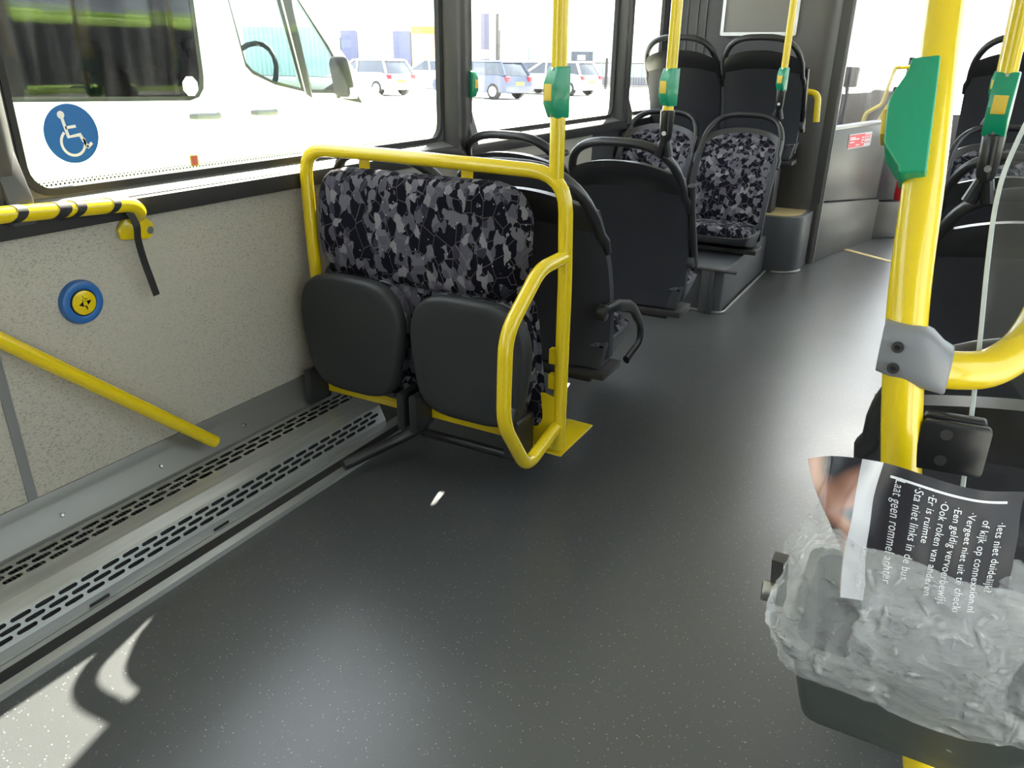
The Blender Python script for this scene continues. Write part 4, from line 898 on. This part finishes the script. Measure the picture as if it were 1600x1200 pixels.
# cars: local frame +X forward, +Y left
def car(name, label, loc, rz, paint, kind='hatch', L_c=3.9, Wd=1.7, H=1.42, roof=None):
    t = empty(name, (*loc, ZG), label, 'car', 'cars parked in the yard', rz)
    pm = mat(name+' paint '+label[:12], paint, .3, coat=.5); h = L_c/2
    def cross(x):       # (belt z, roof z) along x from -1..1
        return 0
    body = [(-h, .38), (-h+.02, .62), (-h+.12, .86), (-h+.5, .92), (h*.42, .90), (h*.80, .80), (h*.97, .66), (h, .42), (h*.95, .22), (-h+.05, .24)]
    mb = MB(); n = len(body); secs = [(-Wd/2, .90), (-Wd/2+.06, .98), (-Wd/2+.2, 1), (Wd/2-.2, 1), (Wd/2-.06, .98), (Wd/2, .90)]
    rings = []
    for y, k in secs: rings.append([Vector((x*(.97+.03*k), y, .55+(z-.55)*k)) for x, z in body])
    vs = [q for r in rings for q in r]; fs = []
    for i in range(len(rings)-1):
        for j in range(n): fs.append((i*n+j, i*n+(j+1) % n, (i+1)*n+(j+1) % n, (i+1)*n+j))
    fs += [tuple(range(n)), tuple((len(rings)-1)*n+j for j in range(n))]
    mb.add(vs, fs).build('body', pm, t, smooth=50)
    cabp = [(-h+.10, .88), (-h+.42, H-.04), (h*.10, H-.04), (h*.50, .88)]; iy = Wd/2
    lo = [(-h+.10, .86), (h*.50, .86)]; up_ = [(-h+.42, H-.05), (h*.08, H-.05)]
    def frus(z0, z1, e0, e1, x00, x01, x10, x11, nm, m, par):
        y0_, y1_ = iy-e0, iy-e1
        v_ = [(x00, -y0_, z0), (x01, -y0_, z0), (x01, y0_, z0), (x00, y0_, z0), (x10, -y1_, z1), (x11, -y1_, z1), (x11, y1_, z1), (x10, y1_, z1)]
        return MB().add(v_, [(0,3,2,1),(4,5,6,7),(0,1,5,4),(1,2,6,5),(2,3,7,6),(3,0,4,7)]).build(nm, m, par, bevel=.03)
    frus(.86, H-.06, .05, .20, -h+.12, h*.52, -h+.42, h*.10, 'windows', 'car_glass', t)
    frus(H-.07, H, .16, .26, -h+.34, h*.14, -h+.44, h*.05, 'roof', mat('roof '+label[:10], roof or paint, .3, coat=.4), t)
    pb = MB()
    for s in (-1, 1):
        for x0, x1, x2, x3 in ((-h+.12, -h+.42, -h+.36, -h+.60), (-.12, -.06, -.10, -.02), (h*.50, h*.10, h*.56, h*.16)):
            pb.tube([(x0, s*(iy-.04), .88), (x1, s*(iy-.19), H-.05)], .045, 6)
    pb.build('pillars', pm, t)
    for sx in (-h+.68, h-.72):
        for s in (-1, 1):
            w = MB().disc((sx, s*(iy-.18), .30), (0, s, 0), .30, .19, 24, .03).build('wheel', 'tyre', t); MB().disc((sx, s*(iy+.0), .30), (0, s, 0), .19, .02, 16).build('hubcap', 'steel', w)
    for s in (-1, 1):
        MB().box(-h+.0, -h+.16, s*(iy-.13)-.11, s*(iy-.13)+.11, .66, .84).build('tail_lamp', 'lamp_red', t, bevel=.02)
        MB().box(h-.26, h-.04, s*(iy-.2)-.14, s*(iy-.2)+.14, .58, .70).build('head_lamp', 'white', t, bevel=.02)
    MB().box(-h-.012, -h+.05, -.26, .26, .52, .64).build('number_plate', 'plate', t)
    MB().tube([(h*.42, iy-.05, .90), (h*.42, iy+.14, .95)], [.03, .08], 8).build('door_mirror', pm, t)
    return t
def heading(dx, dy): return math.atan2(dy, dx)
car('car', 'small silver hatchback with white roof behind the van', (-22.4, 27.9), heading(-.97, .12), (.50, .52, .56), roof=(.85, .85, .85))
car('car', 'white hatchback parked between the silver car and the pillar', (-25.0, 36.2), heading(-.86, -.45), (.68, .70, .72), L_c=4.1)
car('car', 'dark blue hatchback with red tail lamp beyond the second window', (-17.2, 28.6), heading(-.95, .15), (.05, .07, .13))
car('car', 'white car partly behind the tall yellow pole, rightmost of the parked cars', (-16.6, 34.0), heading(-.95, .15), (.75, .77, .78), L_c=4.2)
car('car', 'white car mostly hidden between the dark blue hatchback and another white car', (-19.6, 37.4), heading(-.95, .15), (.72, .75, .75))
# lime bus beyond
t = empty('lime_bus', (23.5, 12, ZG), 'lime green bus mirrored in the dark glass of the white van', 'bus')
LB = .55, .68, .18
lm = mat('lime green bus paint', (.42, .62, .12), .35)
MB().box(-2.5, 0, -16, 14.1, 2.02-ZG, 2.32-ZG).build('roof_band', lm, t, bevel=.08)
for y0, y1 in ((1.5, 5.2), (6.2, 11.4), (-9, -3)): MB().box(-2.2, -.25, y0, y1, 2.30-ZG, 2.50-ZG).build('roof_pod', lm, t, bevel=.12)
MB().box(-2.48, -.02, -16, 14.1, .45, 2.04-ZG).build('window_band', mat('dark bus glazing', (.012, .013, .018), .5), t)
MB().box(-2.5, 0.01, -16, 14.1, .30, .46).build('lower_body', lm, t, bevel=.03)
for y in (-9, 8.5): MB().disc((-2.52, y, .5), (1, 0, 0), .5, .32, 24).build('wheel', 'tyre', t)
# buildings, fence: facade line across the view
F0 = Vector((-.479, .878, 0)); R0 = Vector((.878, .479, 0))
def bld(name, label, D, s0, s1, h, m, depth=6, cat='building'):
    p = F0*D+R0*((s0+s1)/2); t = empty(name, (p.x, p.y, ZG), label, cat, None, math.atan2(R0.y, R0.x)); w = (s1-s0)/2
    MB().box(-w, w, 0, depth, 0, h).build('walls', m, t); return t, w
ribg = mat('pale green corrugated cladding', rough=.6); g = NT(ribg); wv = g.n('ShaderNodeTexWave', bands_direction='X'); g.l(g.coord(), wv.inputs['Vector']); wv.inputs['Scale'].default_value = 1.1
g.l(g.ramp(wv.outputs[0], [(.2, (.34, .47, .43)), (.6, (.46, .58, .54))]), g.b.inputs['Base Color'])
t, w = bld('shed', 'pale green corrugated shed far beyond the second window', 54, .8, 10.5, 3.35, ribg)
MB().box(-w+.05, w-.05, -.04, 0, 0, .5).build('plinth', mat('grey plinth', (.2, .2, .22), .8), t)
f_ = MB().box(-2.1, -.7, -.05, 0, .9, 2.0).build('window', 'car_glass', t); MB().box(-1.7, -1.2, -.07, -.05, 1.5, 1.8).build('pane', 'white', f_)
t, w = bld('shed', 'dark teal end of a shed above the silver car', 52, -17, -11.0, 3.15, ribg)
t, w = bld('warehouse', 'pale warehouse with glazed roller door between two blue grey columns', 52, -10.9, -6.6, 3.0, mat('white render', (.55, .56, .58), .8))
for x0, x1 in ((-w, -w+1.0), (w-1.05, w)): MB().box(x0, x1, -.15, 0, 0, 3.02).build('column', mat('blue grey column', (.09, .10, .17), .7), t)
d_ = MB().box(-w+1.05, w-1.1, -.06, 0, 0, 2.95).build('roller_door', 'white', t)
q = MB()
for i in range(9):
    for j in range(8): q.box(-w+1.16+i*.235, -w+1.30+i*.235, -.08, -.06, .35+j*.33, .55+j*.33)
q.build('panes', mat('grey panes', (.16, .17, .2), .4), d_)
t, w = bld('office', 'cream and orange office building behind the white hatchback', 52, -6.55, -3.0, 3.3, mat('cream orange render', (.62, .42, .2), .8))
f_ = MB().box(-.1, w, -.06, 0, .9, 2.1).build('window', 'car_glass', t)
MB().box(-w, w, -.05, 0, 2.9, 3.3).build('fascia', mat('orange fascia', (.6, .22, .05), .7), t)
br_ = mat('pale brick', rough=.85); g = NT(br_); b_ = g.n('ShaderNodeTexBrick'); g.l(g.coord(), b_.inputs['Vector']); b_.inputs['Scale'].default_value = 3; b_.inputs['Color1'].default_value = (.40, .34, .28, 1); b_.inputs['Color2'].default_value = (.46, .4, .33, 1); b_.inputs['Mortar'].default_value = (.6, .58, .54, 1); g.l(b_.outputs[0], g.b.inputs['Base Color'])
t, w = bld('brick_house', 'pale brick building with dark downpipes beside the window pillar', 51, -2.95, -1.1, 4.0, br_)
MB().box(-.15, .35, -.08, 0, 0, 4.0).build('downpipe', mat('dark pipe', (.08, .08, .12), .6), t); MB().box(.75, .92, -.1, 0, 0, 4.0).build('downpipe', 'rail', t); MB().box(-.1, .3, -.1, -.08, 1.5, 2.0).build('sign_board', 'white', t)
t, w = bld('shed', 'light grey shed with sloping roof behind the dark blue car', 51.5, -1.05, .5, 3.4, mat('light grey cladding', (.45, .47, .52), .7))
# fence
t = empty('yard_fence', (*(F0*46+R0*5.2)[:2], ZG), 'thin dark metal yard fence in front of the green shed', 'fence', None, math.atan2(R0.y, R0.x))
f_ = MB().tube([(-3.2, 0, 1.35), (4, 0, 1.35)], .03, 6).tube([(-3.2, 0, .15), (4, 0, .15)], .03, 6)
for i in range(50): f_.tube([(-3.2+i*.147, 0, 0), (-3.2+i*.147, 0, 1.45)], .010, 4)
f_.build('railings', 'rubber', t)
for x in (-3.2, -.2, 2.6): MB().box(x-.06, x+.06, -.06, .06, 0, 1.6).build('post', 'rubber', t)
